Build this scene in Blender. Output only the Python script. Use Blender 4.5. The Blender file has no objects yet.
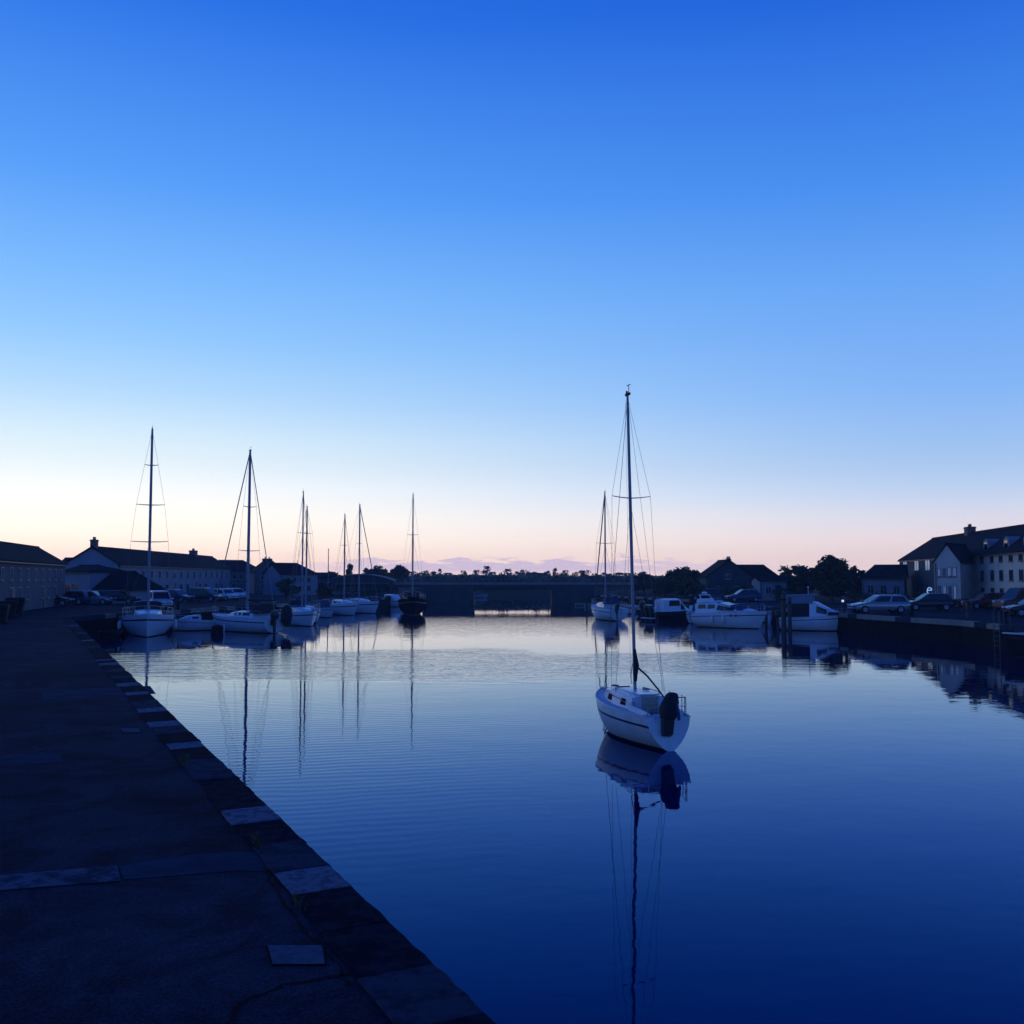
import bpy, bmesh, math, random
from mathutils import Vector, Matrix

random.seed(7)
S = bpy.context.scene
COL = S.collection
R = math.radians

# ------------------------------------------------------------------ camera
H, FOC, HOR = 4.2, 1000.0, 578.0          # metres above the water, focal length in pixels
PITCH = math.atan((HOR - 512) / FOC)
CP, SP = math.cos(PITCH), math.sin(PITCH)
GZ = 1.45                                  # quay level above the water

def ray(px, py):
    x = (px - 512) / FOC; y = (512 - py) / FOC
    return Vector((x, CP - y * SP, SP + y * CP))
def G(px, py, z=0.0):
    d = ray(px, py); t = (z - H) / d.z
    return Vector((d.x * t, d.y * t, z))
def XY(px, Y):
    return ((px - 512) / FOC * Y, Y)
def ZY(py, Y):
    return H + (HOR - py) / FOC * Y

cam_d = bpy.data.cameras.new('camera'); cam = bpy.data.objects.new('camera', cam_d); COL.objects.link(cam)
cam.location = (0, 0, H); cam.rotation_euler = (math.pi / 2 + PITCH, 0, 0)
cam_d.sensor_width = 36; cam_d.lens = 36 * FOC / 1024; cam_d.clip_start = 0.1; cam_d.clip_end = 12000
S.camera = cam

# ------------------------------------------------------------------ materials
def lin(c):
    return tuple(((v / 255) / 12.92 if v / 255 <= .04045 else ((v / 255 + .055) / 1.055) ** 2.4) for v in c)

MATS = {}
def mat(name, col, rough=.6, var=.12, scale=4.0, metal=0.0, bump=0.0, bscale=30.0, emit=None, est=1.0, spec=.5, stretch=None):
    m = bpy.data.materials.new(name); m.use_nodes = True
    nt = m.node_tree; b = nt.nodes['Principled BSDF']
    b.inputs['Roughness'].default_value = rough; b.inputs['Metallic'].default_value = metal
    b.inputs['Specular IOR Level'].default_value = spec
    tc = nt.nodes.new('ShaderNodeTexCoord'); vec = tc.outputs['Object']
    if stretch:
        mp = nt.nodes.new('ShaderNodeMapping'); mp.inputs['Scale'].default_value = stretch
        nt.links.new(vec, mp.inputs['Vector']); vec = mp.outputs['Vector']
    n = nt.nodes.new('ShaderNodeTexNoise'); n.inputs['Scale'].default_value = scale; n.inputs['Detail'].default_value = 5
    nt.links.new(vec, n.inputs['Vector'])
    r = nt.nodes.new('ShaderNodeValToRGB')
    r.color_ramp.elements[0].position = .3; r.color_ramp.elements[1].position = .7
    r.color_ramp.elements[0].color = [max(0, c * (1 - var)) for c in col] + [1]
    r.color_ramp.elements[1].color = [min(1, c * (1 + var)) for c in col] + [1]
    nt.links.new(n.outputs['Fac'], r.inputs['Fac']); nt.links.new(r.outputs['Color'], b.inputs['Base Color'])
    if bump:
        n2 = nt.nodes.new('ShaderNodeTexNoise'); n2.inputs['Scale'].default_value = bscale; n2.inputs['Detail'].default_value = 4
        nt.links.new(vec, n2.inputs['Vector'])
        bp = nt.nodes.new('ShaderNodeBump'); bp.inputs['Strength'].default_value = 1; bp.inputs['Distance'].default_value = bump
        nt.links.new(n2.outputs['Fac'], bp.inputs['Height']); nt.links.new(bp.outputs['Normal'], b.inputs['Normal'])
    if emit:
        b.inputs['Emission Color'].default_value = list(emit) + [1]; b.inputs['Emission Strength'].default_value = est
    MATS[name] = m
    return m

gel = mat('white_gelcoat', (.70, .75, .80), .28, .05, 2.0)
gel3 = mat('weathered_gelcoat', (.66, .71, .75), .35, .10, 3.0, stretch=(1.5, 1.5, .35))
gel2 = mat('aged_white_gelcoat', (.56, .60, .66), .35, .08, 1.5)
deckm = mat('deck_grey', (.50, .56, .64), .6, .08, 6, bump=.002, bscale=80)
antif = mat('dark_antifouling', (.02, .022, .03), .7, .3, 4)
stripe = mat('navy_stripe', (.012, .016, .035), .4, .1)
tarred = mat('tarred_black_hull', (.005, .006, .010), .95, .2, 2, spec=.02)
navy = mat('dark_hull_paint', (.007, .009, .016), .5, .2, 2, spec=.25)
canvas = mat('dark_canvas', (.014, .016, .028), .85, .3, 5, bump=.01, bscale=9)
bluecan = mat('blue_canvas', (.03, .05, .12), .85, .25, 5, bump=.01, bscale=9)
sailc = mat('sail_cloth', (.10, .12, .17), .8, .2, 7, bump=.012, bscale=12)
alu = mat('grey_aluminium', (.22, .25, .31), .6, .1, 6)
steel = mat('stainless_steel', (.45, .46, .48), .3, .08, 6, metal=.9)
wire = mat('steel_wire', (.16, .16, .17), .5, .1, 6, metal=.3)
black = mat('black_rubber', (.010, .011, .014), .8, .2, 6, spec=.15)
motor = mat('dark_motor_paint', (.012, .013, .018), .35, .2, 6)
glass = mat('dark_glass', (.010, .012, .016), .06, .1, 3)
wood = mat('varnished_wood', (.45, .38, .28), .45, .25, 6, stretch=(1, 8, 1))
pilew = mat('weathered_timber', (.07, .06, .05), .85, .3, 5, bump=.02, bscale=8, stretch=(1, 1, .2))
rope = mat('pale_rope', (.35, .33, .28), .9, .2, 20)
fenderm = mat('white_vinyl', (.7, .7, .68), .4, .05)
slate = mat('slate_roof', (.009, .012, .022), .9, .35, 1.2, bump=.015, bscale=5, spec=.05)
slate2 = mat('brown_tile_roof', (.011, .012, .020), .9, .35, 1.4, bump=.015, bscale=5, spec=.05)
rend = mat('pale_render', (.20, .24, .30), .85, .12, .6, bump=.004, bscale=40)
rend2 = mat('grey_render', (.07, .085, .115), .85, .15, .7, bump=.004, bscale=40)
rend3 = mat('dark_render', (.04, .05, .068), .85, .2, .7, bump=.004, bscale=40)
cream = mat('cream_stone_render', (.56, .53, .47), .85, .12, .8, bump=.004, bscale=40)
brick = mat('chimney_brick', (.16, .10, .08), .85, .3, 3, bump=.01, bscale=12)
wframe = mat('white_window_frame', (.24, .27, .32), .5, .05)
dframe = mat('dark_window_frame', (.05, .05, .055), .5, .1)
fol = [mat('dark_foliage', (.028, .045, .018), .8, .4, .7), mat('mid_foliage', (.045, .070, .026), .8, .4, .7)]
bark = mat('bark', (.07, .055, .045), .9, .3, 4, bump=.02, bscale=10)
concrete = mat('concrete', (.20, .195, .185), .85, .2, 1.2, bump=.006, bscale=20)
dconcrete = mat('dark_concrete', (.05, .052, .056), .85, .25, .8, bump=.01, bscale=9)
lampm = mat('lit_lamp', (.9, .9, .9), .4, 0, emit=(.85, .9, 1), est=.7)
skypane = mat('sky_reflection_pane', (.5, .5, .5), .3, 0, emit=lin((150, 175, 215)), est=.28)  # weak glow put into the panes in place of reflected sky
signm = mat('lit_sign', (.8, .8, .8), .4, 0, emit=lin((150, 200, 255)), est=.7)
redp = mat('dark_red_paint', (.12, .014, .016), .4, .1)
CARP = [mat('black_car_paint', (.012, .012, .015), .22, .1), mat('white_car_paint', (.62, .63, .64), .25, .04),
        mat('silver_car_paint', (.30, .31, .33), .25, .06, metal=.5), mat('blue_car_paint', (.02, .04, .12), .22, .1),
        redp]
tailm = mat('red_lens', (.25, .01, .01), .25, .05)
headm = mat('clear_lens', (.6, .62, .65), .1, .03)

# --------------------------------------------------- asphalt, stone, water
def asphalt():
    m = bpy.data.materials.new('worn_asphalt'); m.use_nodes = True; nt = m.node_tree; N = nt.nodes; L = nt.links
    b = N['Principled BSDF']; b.inputs['Roughness'].default_value = .9; b.inputs['Specular IOR Level'].default_value = .015
    tc = N.new('ShaderNodeTexCoord')
    n1 = N.new('ShaderNodeTexNoise'); n1.inputs['Scale'].default_value = .35; n1.inputs['Detail'].default_value = 6; n1.inputs['Roughness'].default_value = .62
    n2 = N.new('ShaderNodeTexNoise'); n2.inputs['Scale'].default_value = 45; n2.inputs['Detail'].default_value = 3
    n3 = N.new('ShaderNodeTexVoronoi'); n3.inputs['Scale'].default_value = 70
    for n in (n1, n2, n3): L.new(tc.outputs['Object'], n.inputs['Vector'])
    r1 = N.new('ShaderNodeValToRGB'); r1.color_ramp.elements[0].position = .35; r1.color_ramp.elements[1].position = .68
    r1.color_ramp.elements[0].color = (.015, .026, .050, 1); r1.color_ramp.elements[1].color = (.034, .050, .082, 1)
    L.new(n1.outputs['Fac'], r1.inputs['Fac'])
    r2 = N.new('ShaderNodeValToRGB'); r2.color_ramp.elements[0].position = .35; r2.color_ramp.elements[1].position = .72
    r2.color_ramp.elements[0].color = (.62, .62, .62, 1); r2.color_ramp.elements[1].color = (1.5, 1.5, 1.5, 1)
    L.new(n2.outputs['Fac'], r2.inputs['Fac'])
    mx = N.new('ShaderNodeMixRGB'); mx.blend_type = 'MULTIPLY'; mx.inputs['Fac'].default_value = 1
    n4 = N.new('ShaderNodeTexNoise'); n4.inputs['Scale'].default_value = .9; n4.inputs['Detail'].default_value = 8; n4.inputs['Roughness'].default_value = .7; n4.inputs['Distortion'].default_value = 1.2
    L.new(tc.outputs['Object'], n4.inputs['Vector'])
    r4 = N.new('ShaderNodeValToRGB'); r4.color_ramp.elements[0].position = .40; r4.color_ramp.elements[1].position = .56
    r4.color_ramp.elements[0].color = (.45, .45, .45, 1); r4.color_ramp.elements[1].color = (.88, .88, .88, 1)
    L.new(n4.outputs['Fac'], r4.inputs['Fac'])
    m4 = N.new('ShaderNodeMixRGB'); m4.blend_type = 'MULTIPLY'; m4.inputs['Fac'].default_value = 1
    L.new(r1.outputs['Color'], m4.inputs['Color1']); L.new(r4.outputs['Color'], m4.inputs['Color2'])
    L.new(m4.outputs['Color'], mx.inputs['Color1']); L.new(r2.outputs['Color'], mx.inputs['Color2'])
    L.new(mx.outputs['Color'], b.inputs['Base Color'])
    add = N.new('ShaderNodeMath'); add.operation = 'ADD'
    L.new(n2.outputs['Fac'], add.inputs[0]); L.new(n3.outputs['Distance'], add.inputs[1])
    bp = N.new('ShaderNodeBump'); bp.inputs['Distance'].default_value = .003; bp.inputs['Strength'].default_value = .7
    L.new(add.outputs[0], bp.inputs['Height']); L.new(bp.outputs['Normal'], b.inputs['Normal'])
    return m
ASPH = asphalt()

def stone_wall():
    m = bpy.data.materials.new('dark_quay_masonry'); m.use_nodes = True; nt = m.node_tree; N = nt.nodes; L = nt.links
    b = N['Principled BSDF']; b.inputs['Roughness'].default_value = .95; b.inputs['Specular IOR Level'].default_value = .1
    tc = N.new('ShaderNodeTexCoord')
    n = N.new('ShaderNodeTexNoise'); n.inputs['Scale'].default_value = 1.3; n.inputs['Detail'].default_value = 6
    L.new(tc.outputs['Object'], n.inputs['Vector'])
    r = N.new('ShaderNodeValToRGB'); r.color_ramp.elements[0].position = .3; r.color_ramp.elements[1].position = .75
    r.color_ramp.elements[0].color = (.003, .004, .005, 1); r.color_ramp.elements[1].color = (.012, .013, .015, 1)
    L.new(n.outputs['Fac'], r.inputs['Fac']); L.new(r.outputs['Color'], b.inputs['Base Color'])
    bp = N.new('ShaderNodeBump'); bp.inputs['Distance'].default_value = .05
    L.new(n.outputs['Fac'], bp.inputs['Height']); L.new(bp.outputs['Normal'], b.inputs['Normal'])
    return m
QWALL = stone_wall()

def worn(name, base, paint, thr, sc):
    m = bpy.data.materials.new(name); m.use_nodes = True; nt = m.node_tree; N = nt.nodes; L = nt.links
    b = N['Principled BSDF']; b.inputs['Roughness'].default_value = .95; b.inputs['Specular IOR Level'].default_value = .01
    tc = N.new('ShaderNodeTexCoord')
    n = N.new('ShaderNodeTexNoise'); n.inputs['Scale'].default_value = sc; n.inputs['Detail'].default_value = 8; n.inputs['Roughness'].default_value = .7
    L.new(tc.outputs['Object'], n.inputs['Vector'])
    r = N.new('ShaderNodeValToRGB'); r.color_ramp.elements[0].position = thr; r.color_ramp.elements[1].position = thr + .12
    r.color_ramp.elements[0].color = list(base) + [1]; r.color_ramp.elements[1].color = list(paint) + [1]
    L.new(n.outputs['Fac'], r.inputs['Fac']); L.new(r.outputs['Color'], b.inputs['Base Color'])
    bp = N.new('ShaderNodeBump'); bp.inputs['Distance'].default_value = .003
    L.new(n.outputs['Fac'], bp.inputs['Height']); L.new(bp.outputs['Normal'], b.inputs['Normal'])
    return m
STONE = worn('coping_stone', (.006, .010, .020), (.016, .022, .036), .45, 5)
STONE2 = worn('grey_coping_stone', (.018, .028, .046), (.038, .052, .078), .42, 5)
PALE = worn('pale_coping_stone', (.065, .08, .11), (.14, .17, .215), .40, 11)
PAINT = worn('worn_white_paint', (.026, .038, .064), (.085, .105, .15), .42, 5)
PATCH = worn('fresh_asphalt_patch', (.024, .038, .066), (.036, .054, .088), .45, 3)
LIDM = worn('steel_lid_metal', (.06, .08, .115), (.085, .11, .15), .42, 14)
TAR = mat('tar_seam', (.003, .004, .006), .9, .3, 5, spec=.05)

def water_mat():
    m = bpy.data.materials.new('harbour_water'); m.use_nodes = True; nt = m.node_tree; N = nt.nodes; L = nt.links
    tc = N.new('ShaderNodeTexCoord'); P_ = tc.outputs['Object']
    def noise(sx, sy, det, amp):
        mp = N.new('ShaderNodeMapping'); mp.inputs['Scale'].default_value = (sx, sy, 1); L.new(P_, mp.inputs['Vector'])
        n = N.new('ShaderNodeTexNoise'); n.inputs['Scale'].default_value = 1; n.inputs['Detail'].default_value = det; n.inputs['Roughness'].default_value = .5
        L.new(mp.outputs['Vector'], n.inputs['Vector'])
        s = N.new('ShaderNodeMath'); s.operation = 'MULTIPLY_ADD'; s.inputs[1].default_value = amp; s.inputs[2].default_value = -amp / 2
        L.new(n.outputs['Fac'], s.inputs[0]); return s.outputs[0]
    def mul(a, c):
        s = N.new('ShaderNodeMath'); s.operation = 'MULTIPLY'; L.new(a, s.inputs[0])
        if isinstance(c, float): s.inputs[1].default_value = c
        else: L.new(c, s.inputs[1])
        return s.outputs[0]
    def add(a, c):
        s = N.new('ShaderNodeMath'); s.operation = 'ADD'; L.new(a, s.inputs[0]); L.new(c, s.inputs[1]); return s.outputs[0]
    def blob(cx, cy, rx, ry, soft):
        mp = N.new('ShaderNodeMapping'); mp.vector_type = 'POINT'
        mp.inputs['Location'].default_value = (-cx / rx, -cy / ry, 0); mp.inputs['Scale'].default_value = (1 / rx, 1 / ry, 0)
        L.new(P_, mp.inputs['Vector'])
        ln = N.new('ShaderNodeVectorMath'); ln.operation = 'LENGTH'; L.new(mp.outputs['Vector'], ln.inputs[0])
        nz = N.new('ShaderNodeTexNoise'); nz.inputs['Scale'].default_value = .14; nz.inputs['Detail'].default_value = 4
        L.new(P_, nz.inputs['Vector'])
        a_ = N.new('ShaderNodeMath'); a_.operation = 'MULTIPLY_ADD'; a_.inputs[1].default_value = 1.1; L.new(nz.outputs['Fac'], a_.inputs[0]); L.new(ln.outputs['Value'], a_.inputs[2])
        mr = N.new('ShaderNodeMapRange'); mr.interpolation_type = 'SMOOTHSTEP'
        mr.inputs['From Min'].default_value = 1.55 - soft; mr.inputs['From Max'].default_value = 1.55 + soft
        mr.inputs['To Min'].default_value = 1; mr.inputs['To Max'].default_value = 0
        L.new(a_.outputs[0], mr.inputs['Value']); return mr.outputs['Result']
    sp = N.new('ShaderNodeSeparateXYZ'); L.new(P_, sp.inputs[0])
    far = N.new('ShaderNodeMapRange'); far.interpolation_type = 'SMOOTHSTEP'
    for k_, v_ in (('From Min', 108), ('From Max', 142), ('To Min', 1), ('To Max', .05)): far.inputs[k_].default_value = v_
    L.new(sp.outputs['Y'], far.inputs['Value'])
    h = mul(add(noise(.45, .6, 2, .0055), noise(2.2, 3.2, 2, .0016)), far.outputs['Result'])
    wv = N.new('ShaderNodeTexWave'); wv.bands_direction = 'Y'; wv.inputs['Scale'].default_value = .8; wv.inputs['Distortion'].default_value = 5.0
    wv.inputs['Detail'].default_value = 2; wv.inputs['Detail Scale'].default_value = .5
    mp = N.new('ShaderNodeMapping'); mp.inputs['Rotation'].default_value = (0, 0, R(-14)); L.new(P_, mp.inputs['Vector']); L.new(mp.outputs['Vector'], wv.inputs['Vector'])
    h = add(h, mul(mul(wv.outputs['Fac'], .0017), blob(-9, 26, 8, 12, .6)))
    h = add(h, mul(add(noise(.35, 1.3, 3, .034), noise(3.2, 6.5, 2, .008)), blob(-8, 50, 21, 9, .25)))
    h = add(h, mul(noise(.9, 2.2, 2, .011), blob(0, 90, 40, 20, .5)))
    bp = N.new('ShaderNodeBump'); bp.inputs['Strength'].default_value = 1; bp.inputs['Distance'].default_value = 1
    L.new(h, bp.inputs['Height'])
    fz = N.new('ShaderNodeFresnel'); fz.inputs['IOR'].default_value = 1.45; L.new(bp.outputs['Normal'], fz.inputs['Normal'])
    cc = N.new('ShaderNodeCombineColor')
    for k_, (lo, hi) in enumerate(((.11, .68), (-.09, .62), (-.25, .28))):       # mirrored sky tinted in the gloss colour, bluer where seen steeply
        mr = N.new('ShaderNodeMapRange'); mr.inputs['From Min'].default_value = lo; mr.inputs['From Max'].default_value = hi
        L.new(fz.outputs[0], mr.inputs['Value']); L.new(mr.outputs['Result'], cc.inputs[k_])
    gl = N.new('ShaderNodeBsdfGlossy'); gl.inputs['Roughness'].default_value = .015
    L.new(cc.outputs[0], gl.inputs['Color']); L.new(bp.outputs['Normal'], gl.inputs['Normal'])
    df = N.new('ShaderNodeBsdfDiffuse'); df.inputs['Color'].default_value = (.0002, .0008, .056, 1)
    ms = N.new('ShaderNodeMixShader'); L.new(fz.outputs[0], ms.inputs[0]); L.new(df.outputs[0], ms.inputs[1]); L.new(gl.outputs[0], ms.inputs[2])
    N.remove(N['Principled BSDF']); L.new(ms.outputs[0], N['Material Output'].inputs['Surface'])
    return m
WATER = water_mat()

# ------------------------------------------------------------------ mesh builder
class MB:
    def __init__(s): s.v = []; s.f = []; s.m = []
    def add(s, vs, fs, mi=0, M=None):
        o = len(s.v)
        for p in vs:
            p = Vector(p); s.v.append(tuple(M @ p if M else p))
        for f in fs: s.f.append(tuple(i + o for i in f)); s.m.append(mi)
        return s
    def box(s, x0, x1, y0, y1, z0, z1, mi=0, M=None):
        return s.add([(x0, y0, z0), (x1, y0, z0), (x1, y1, z0), (x0, y1, z0), (x0, y0, z1), (x1, y0, z1), (x1, y1, z1), (x0, y1, z1)],
                     [(0, 3, 2, 1), (4, 5, 6, 7), (0, 1, 5, 4), (1, 2, 6, 5), (2, 3, 7, 6), (3, 0, 4, 7)], mi, M)
    def loft(s, rings, closed=True, caps=True, mi=0, M=None):
        n = len(rings[0]); vs = [p for r in rings for p in r]; fs = []
        for i in range(len(rings) - 1):
            for j in range(n if closed else n - 1):
                k = (j + 1) % n
                fs.append((i * n + j, i * n + k, (i + 1) * n + k, (i + 1) * n + j))
        if caps and closed:
            fs.append(tuple(range(n))); fs.append(tuple(range((len(rings) - 1) * n, len(rings) * n))[::-1])
        return s.add(vs, fs, mi, M)
    def tube(s, pts, r, n=6, mi=0):
        pts = [Vector(p) for p in pts]; rings = []
        for i, p in enumerate(pts):
            d = (pts[min(i + 1, len(pts) - 1)] - pts[max(i - 1, 0)]).normalized()
            a = d.cross(Vector((0, 0, 1)) if abs(d.z) < .9 else Vector((1, 0, 0))).normalized(); b = d.cross(a)
            rr = r[i] if isinstance(r, (list, tuple)) else r
            rings.append([p + a * rr * math.cos(2 * math.pi * k / n) + b * rr * math.sin(2 * math.pi * k / n) for k in range(n)])
        return s.loft(rings, mi=mi)
    def prism(s, poly, z0, z1, mi=0, M=None):
        return s.loft([[(x, y, z0) for x, y in poly], [(x, y, z1) for x, y in poly]], mi=mi, M=M)
    def ring(s, prof, c=(0, 0), n=14, mi=0):        # lathe round z
        return s.loft([[(c[0] + r * math.cos(2 * math.pi * k / n), c[1] + r * math.sin(2 * math.pi * k / n), z) for k in range(n)] for r, z in prof], mi=mi)
    def slab(s, q, t, mi=0):                        # quad q pushed out by t along its normal
        q = [Vector(p) for p in q]; n = (q[1] - q[0]).cross(q[3] - q[0]).normalized() * t
        return s.loft([q, [p + n for p in q]], mi=mi)
    def build(s, name, mats, parent=None, smooth=None, bevel=0):
        me = bpy.data.meshes.new(name); me.from_pydata(s.v, [], s.f)
        if not isinstance(mats, (list, tuple)): mats = [mats]
        for m in mats: me.materials.append(m)
        me.polygons.foreach_set('material_index', s.m)
        bm = bmesh.new(); bm.from_mesh(me); bmesh.ops.recalc_face_normals(bm, faces=bm.faces); bm.to_mesh(me); bm.free()
        if smooth:
            me.polygons.foreach_set('use_smooth', [True] * len(me.polygons)); me.set_sharp_from_angle(angle=R(smooth))
        o = bpy.data.objects.new(name, me); COL.objects.link(o)
        if parent: o.parent = parent
        if bevel:
            bv = o.modifiers.new('bevel', 'BEVEL'); bv.width = bevel; bv.segments = 2; bv.limit_method = 'ANGLE'
        return o

def tag(o, label=None, cat=None, group=None, kind=None):
    if label: o['label'] = label
    if cat: o['category'] = cat
    if group: o['group'] = group
    if kind: o['kind'] = kind
    return o
def thing(name, label, cat, loc=(0, 0, 0), rz=0.0, group=None):
    o = bpy.data.objects.new(name, None); COL.objects.link(o); o.empty_display_size = .3
    o.location = loc; o.rotation_euler = (0, 0, rz)
    return tag(o, label, cat, group)
def copy_tree(o, parent=None):
    c = o.copy(); COL.objects.link(c)
    if parent: c.parent = parent
    for ch in list(o.children): copy_tree(ch, c)
    return c

# ------------------------------------------------------------------ sky
SUN_AZ = R(-31)                                   # from +Y towards +X
w = bpy.data.worlds.new('World'); S.world = w; w.use_nodes = True
nt = w.node_tree; N = nt.nodes; L = nt.links
bg = N['Background']; bg.inputs['Strength'].default_value = 1.0
tc = N.new('ShaderNodeTexCoord'); sx = N.new('ShaderNodeSeparateXYZ'); L.new(tc.outputs['Generated'], sx.inputs[0])
def mth(op, a, b=None, c=None):
    n = N.new('ShaderNodeMath'); n.operation = op
    for i, v in enumerate((a, b, c)):
        if v is None: continue
        if isinstance(v, (int, float)): n.inputs[i].default_value = v
        else: L.new(v, n.inputs[i])
    return n.outputs[0]
elev = mth('DIVIDE', mth('ARCSINE', sx.outputs['Z']), math.pi / 2)
elev_s = mth('POWER', mth('MAXIMUM', elev, 0.0), .5)       # square root spreads the horizon
hl = mth('MAXIMUM', mth('SQRT', mth('ADD', mth('MULTIPLY', sx.outputs['X'], sx.outputs['X']), mth('MULTIPLY', sx.outputs['Y'], sx.outputs['Y']))), 1e-4)
cosd = mth('DIVIDE', mth('ADD', mth('MULTIPLY', sx.outputs['X'], math.sin(SUN_AZ)), mth('MULTIPLY', sx.outputs['Y'], math.cos(SUN_AZ))), hl)
def ramp(stops):
    r = N.new('ShaderNodeValToRGB'); cr = r.color_ramp; cr.interpolation = 'LINEAR'
    for i, (deg, c) in enumerate(stops):
        p = math.sqrt(deg / 90)
        e = cr.elements[i] if i < 2 else cr.elements.new(p)
        e.position = p; e.color = list(lin(c)) + [1]
    L.new(elev_s, r.inputs['Fac']); return r.outputs['Color']
west = ramp([(0, (244, 208, 200)), (90, (2, 18, 96)), (1, (250, 222, 206)), (2, (254, 238, 222)), (3.4, (255, 250, 240)), (5, (248, 253, 255)), (7.3, (222, 243, 255)), (10, (182, 221, 255)), (13, (146, 202, 255)), (15.8, (124, 187, 255)), (21, (84, 158, 250)), (30, (34, 112, 230)), (45, (11, 60, 172))])
north = ramp([(0, (208, 190, 200)), (90, (2, 18, 96)), (1, (220, 200, 200)), (2, (220, 206, 210)), (3.4, (206, 209, 226)), (5, (180, 204, 238)), (7.3, (154, 194, 244)), (10, (130, 181, 247)), (15.8, (100, 163, 245)), (21, (66, 140, 238)), (30, (26, 98, 218)), (45, (9, 54, 164))])
east = ramp([(0, (88, 128, 202)), (90, (2, 18, 96)), (5, (92, 142, 224)), (12, (80, 140, 234)), (21, (52, 118, 228)), (30, (26, 90, 212)), (45, (9, 50, 158))])
def sstep(v, a, b):
    mr = N.new('ShaderNodeMapRange'); mr.interpolation_type = 'SMOOTHSTEP'; L.new(v, mr.inputs['Value'])
    mr.inputs['From Min'].default_value = a; mr.inputs['From Max'].default_value = b; return mr.outputs['Result']
def lstep(v, a, b):
    mr = N.new('ShaderNodeMapRange'); L.new(v, mr.inputs['Value'])
    mr.inputs['From Min'].default_value = a; mr.inputs['From Max'].default_value = b; return mr.outputs['Result']
def mix(f, a, b, t='MIX'):
    n = N.new('ShaderNodeMixRGB'); n.blend_type = t
    if isinstance(f, (int, float)): n.inputs[0].default_value = f
    else: L.new(f, n.inputs[0])
    for i, v in ((1, a), (2, b)):
        if isinstance(v, tuple): n.inputs[i].default_value = v
        else: L.new(v, n.inputs[i])
    return n.outputs[0]
sky = mix(mth('POWER', lstep(cosd, .545, 1.0), 1.7), north, west)
sky = mix(sstep(cosd, -.5, .5), east, sky)
# thin low cloud along the far horizon
azi = mth('ARCTAN2', sx.outputs['X'], sx.outputs['Y'])
cx = N.new('ShaderNodeCombineXYZ'); L.new(mth('MULTIPLY', azi, 30.0), cx.inputs[0]); L.new(mth('MULTIPLY', elev, 300.0), cx.inputs[1])
cn = N.new('ShaderNodeTexNoise'); cn.inputs['Scale'].default_value = 1.0; cn.inputs['Detail'].default_value = 6; cn.inputs['Roughness'].default_value = .55; L.new(cx.outputs[0], cn.inputs['Vector'])
edeg = mth('MULTIPLY', elev, 90.0)
top = mth('ADD', mth('MULTIPLY', mth('SUBTRACT', cn.outputs['Fac'], .5), 2.5), 1.0)
cl = sstep(mth('SUBTRACT', top, edeg), -.10, .16)
cl = mth('MULTIPLY', cl, sstep(edeg, .12, .55))
cl = mth('MULTIPLY', cl, mth('MULTIPLY', sstep(azi, -.26, -.10), sstep(mth('MULTIPLY', azi, -1.0), -.30, -.06)))
sky = mix(mth('MULTIPLY', cl, .8), sky, lin((186, 174, 204)) + (1,))
boost = mth('ADD', mth('MULTIPLY', sstep(mth('MULTIPLY', edeg, -1.0), -7.0, 0.0), .30), 1.0)     # the glow is stronger low down, above the haze
vm = N.new('ShaderNodeVectorMath'); vm.operation = 'SCALE'; L.new(sky, vm.inputs[0]); L.new(boost, vm.inputs['Scale']); sky = vm.outputs[0]
ns = N.new('ShaderNodeTexSky'); ns.sky_type = 'NISHITA'; ns.sun_disc = False; ns.sun_elevation = R(-2.0); ns.sun_rotation = SUN_AZ
ns.altitude = 0
L.new(mix(1.0, sky, mix(1.0, ns.outputs['Color'], (.05, .05, .05, 1), 'MULTIPLY'), 'ADD'), bg.inputs['Color'])

sd = bpy.data.lights.new('sun', 'SUN'); sun = bpy.data.objects.new('sun', sd); COL.objects.link(sun)
sd.energy = .008; sd.angle = R(12); sd.color = (1, .86, .76)
dirv = Vector((math.sin(SUN_AZ), math.cos(SUN_AZ), math.tan(R(1.5))))
sun.rotation_euler = dirv.to_track_quat('Z', 'Y').to_euler()

# ------------------------------------------------------------------ ground, water
_a, _b = G(495, 1024, GZ), G(70, 617, GZ)                   # near quay edge line
EDGE0 = (_a.x, _a.y); ESL = (_b.x - _a.x) / (_b.y - _a.y)
def edge(Y): return (EDGE0[0] + ESL * (Y - EDGE0[1]), Y)
LQ = [edge(-45), edge(70.5), (-30.4, 79), (-28.4, 86), (-27.0, 95), (-23.5, 110), (-20.2, 130), (-14.6, 166), (-14.6, 178), (-26, 262)]
RQ = [(30.5, -45), (28.6, 54), (28.7, 64), (26.1, 74), (25.4, 84), (24.7, 92), (23.5, 125), (13.6, 166), (13.6, 178), (30, 262)]
def land(name, poly):
    mb = MB(); n = len(poly)
    vs = [(x, y, GZ) for x, y in poly] + [(x, y, -2) for x, y in poly]
    mb.add(vs, [tuple(range(n))], 0)
    o = len(mb.v); mb.add(vs, [(i, (i + 1) % n, (i + 1) % n + n, i + n) for i in range(n)], 1)
    return tag(mb.build(name, [ASPH, QWALL]), kind='structure')
land('quay', LQ + [(-310, 262), (-310, -45)])
land('opposite_quay', RQ + [(310, 262), (310, -45)])
gr = mat('dark_grass', (.035, .045, .02), .9, .4, .05)
mb = MB(); vs = [(-310, 262, GZ), (310, 262, GZ), (310, 512, GZ), (-310, 512, GZ)]
mb.add(vs, [(0, 1, 2, 3)]); mb.add([(-310, 262, GZ), (310, 262, GZ), (310, 262, -2), (-310, 262, -2)], [(0, 1, 2, 3)])
tag(mb.build('ground', gr), kind='structure')
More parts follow.
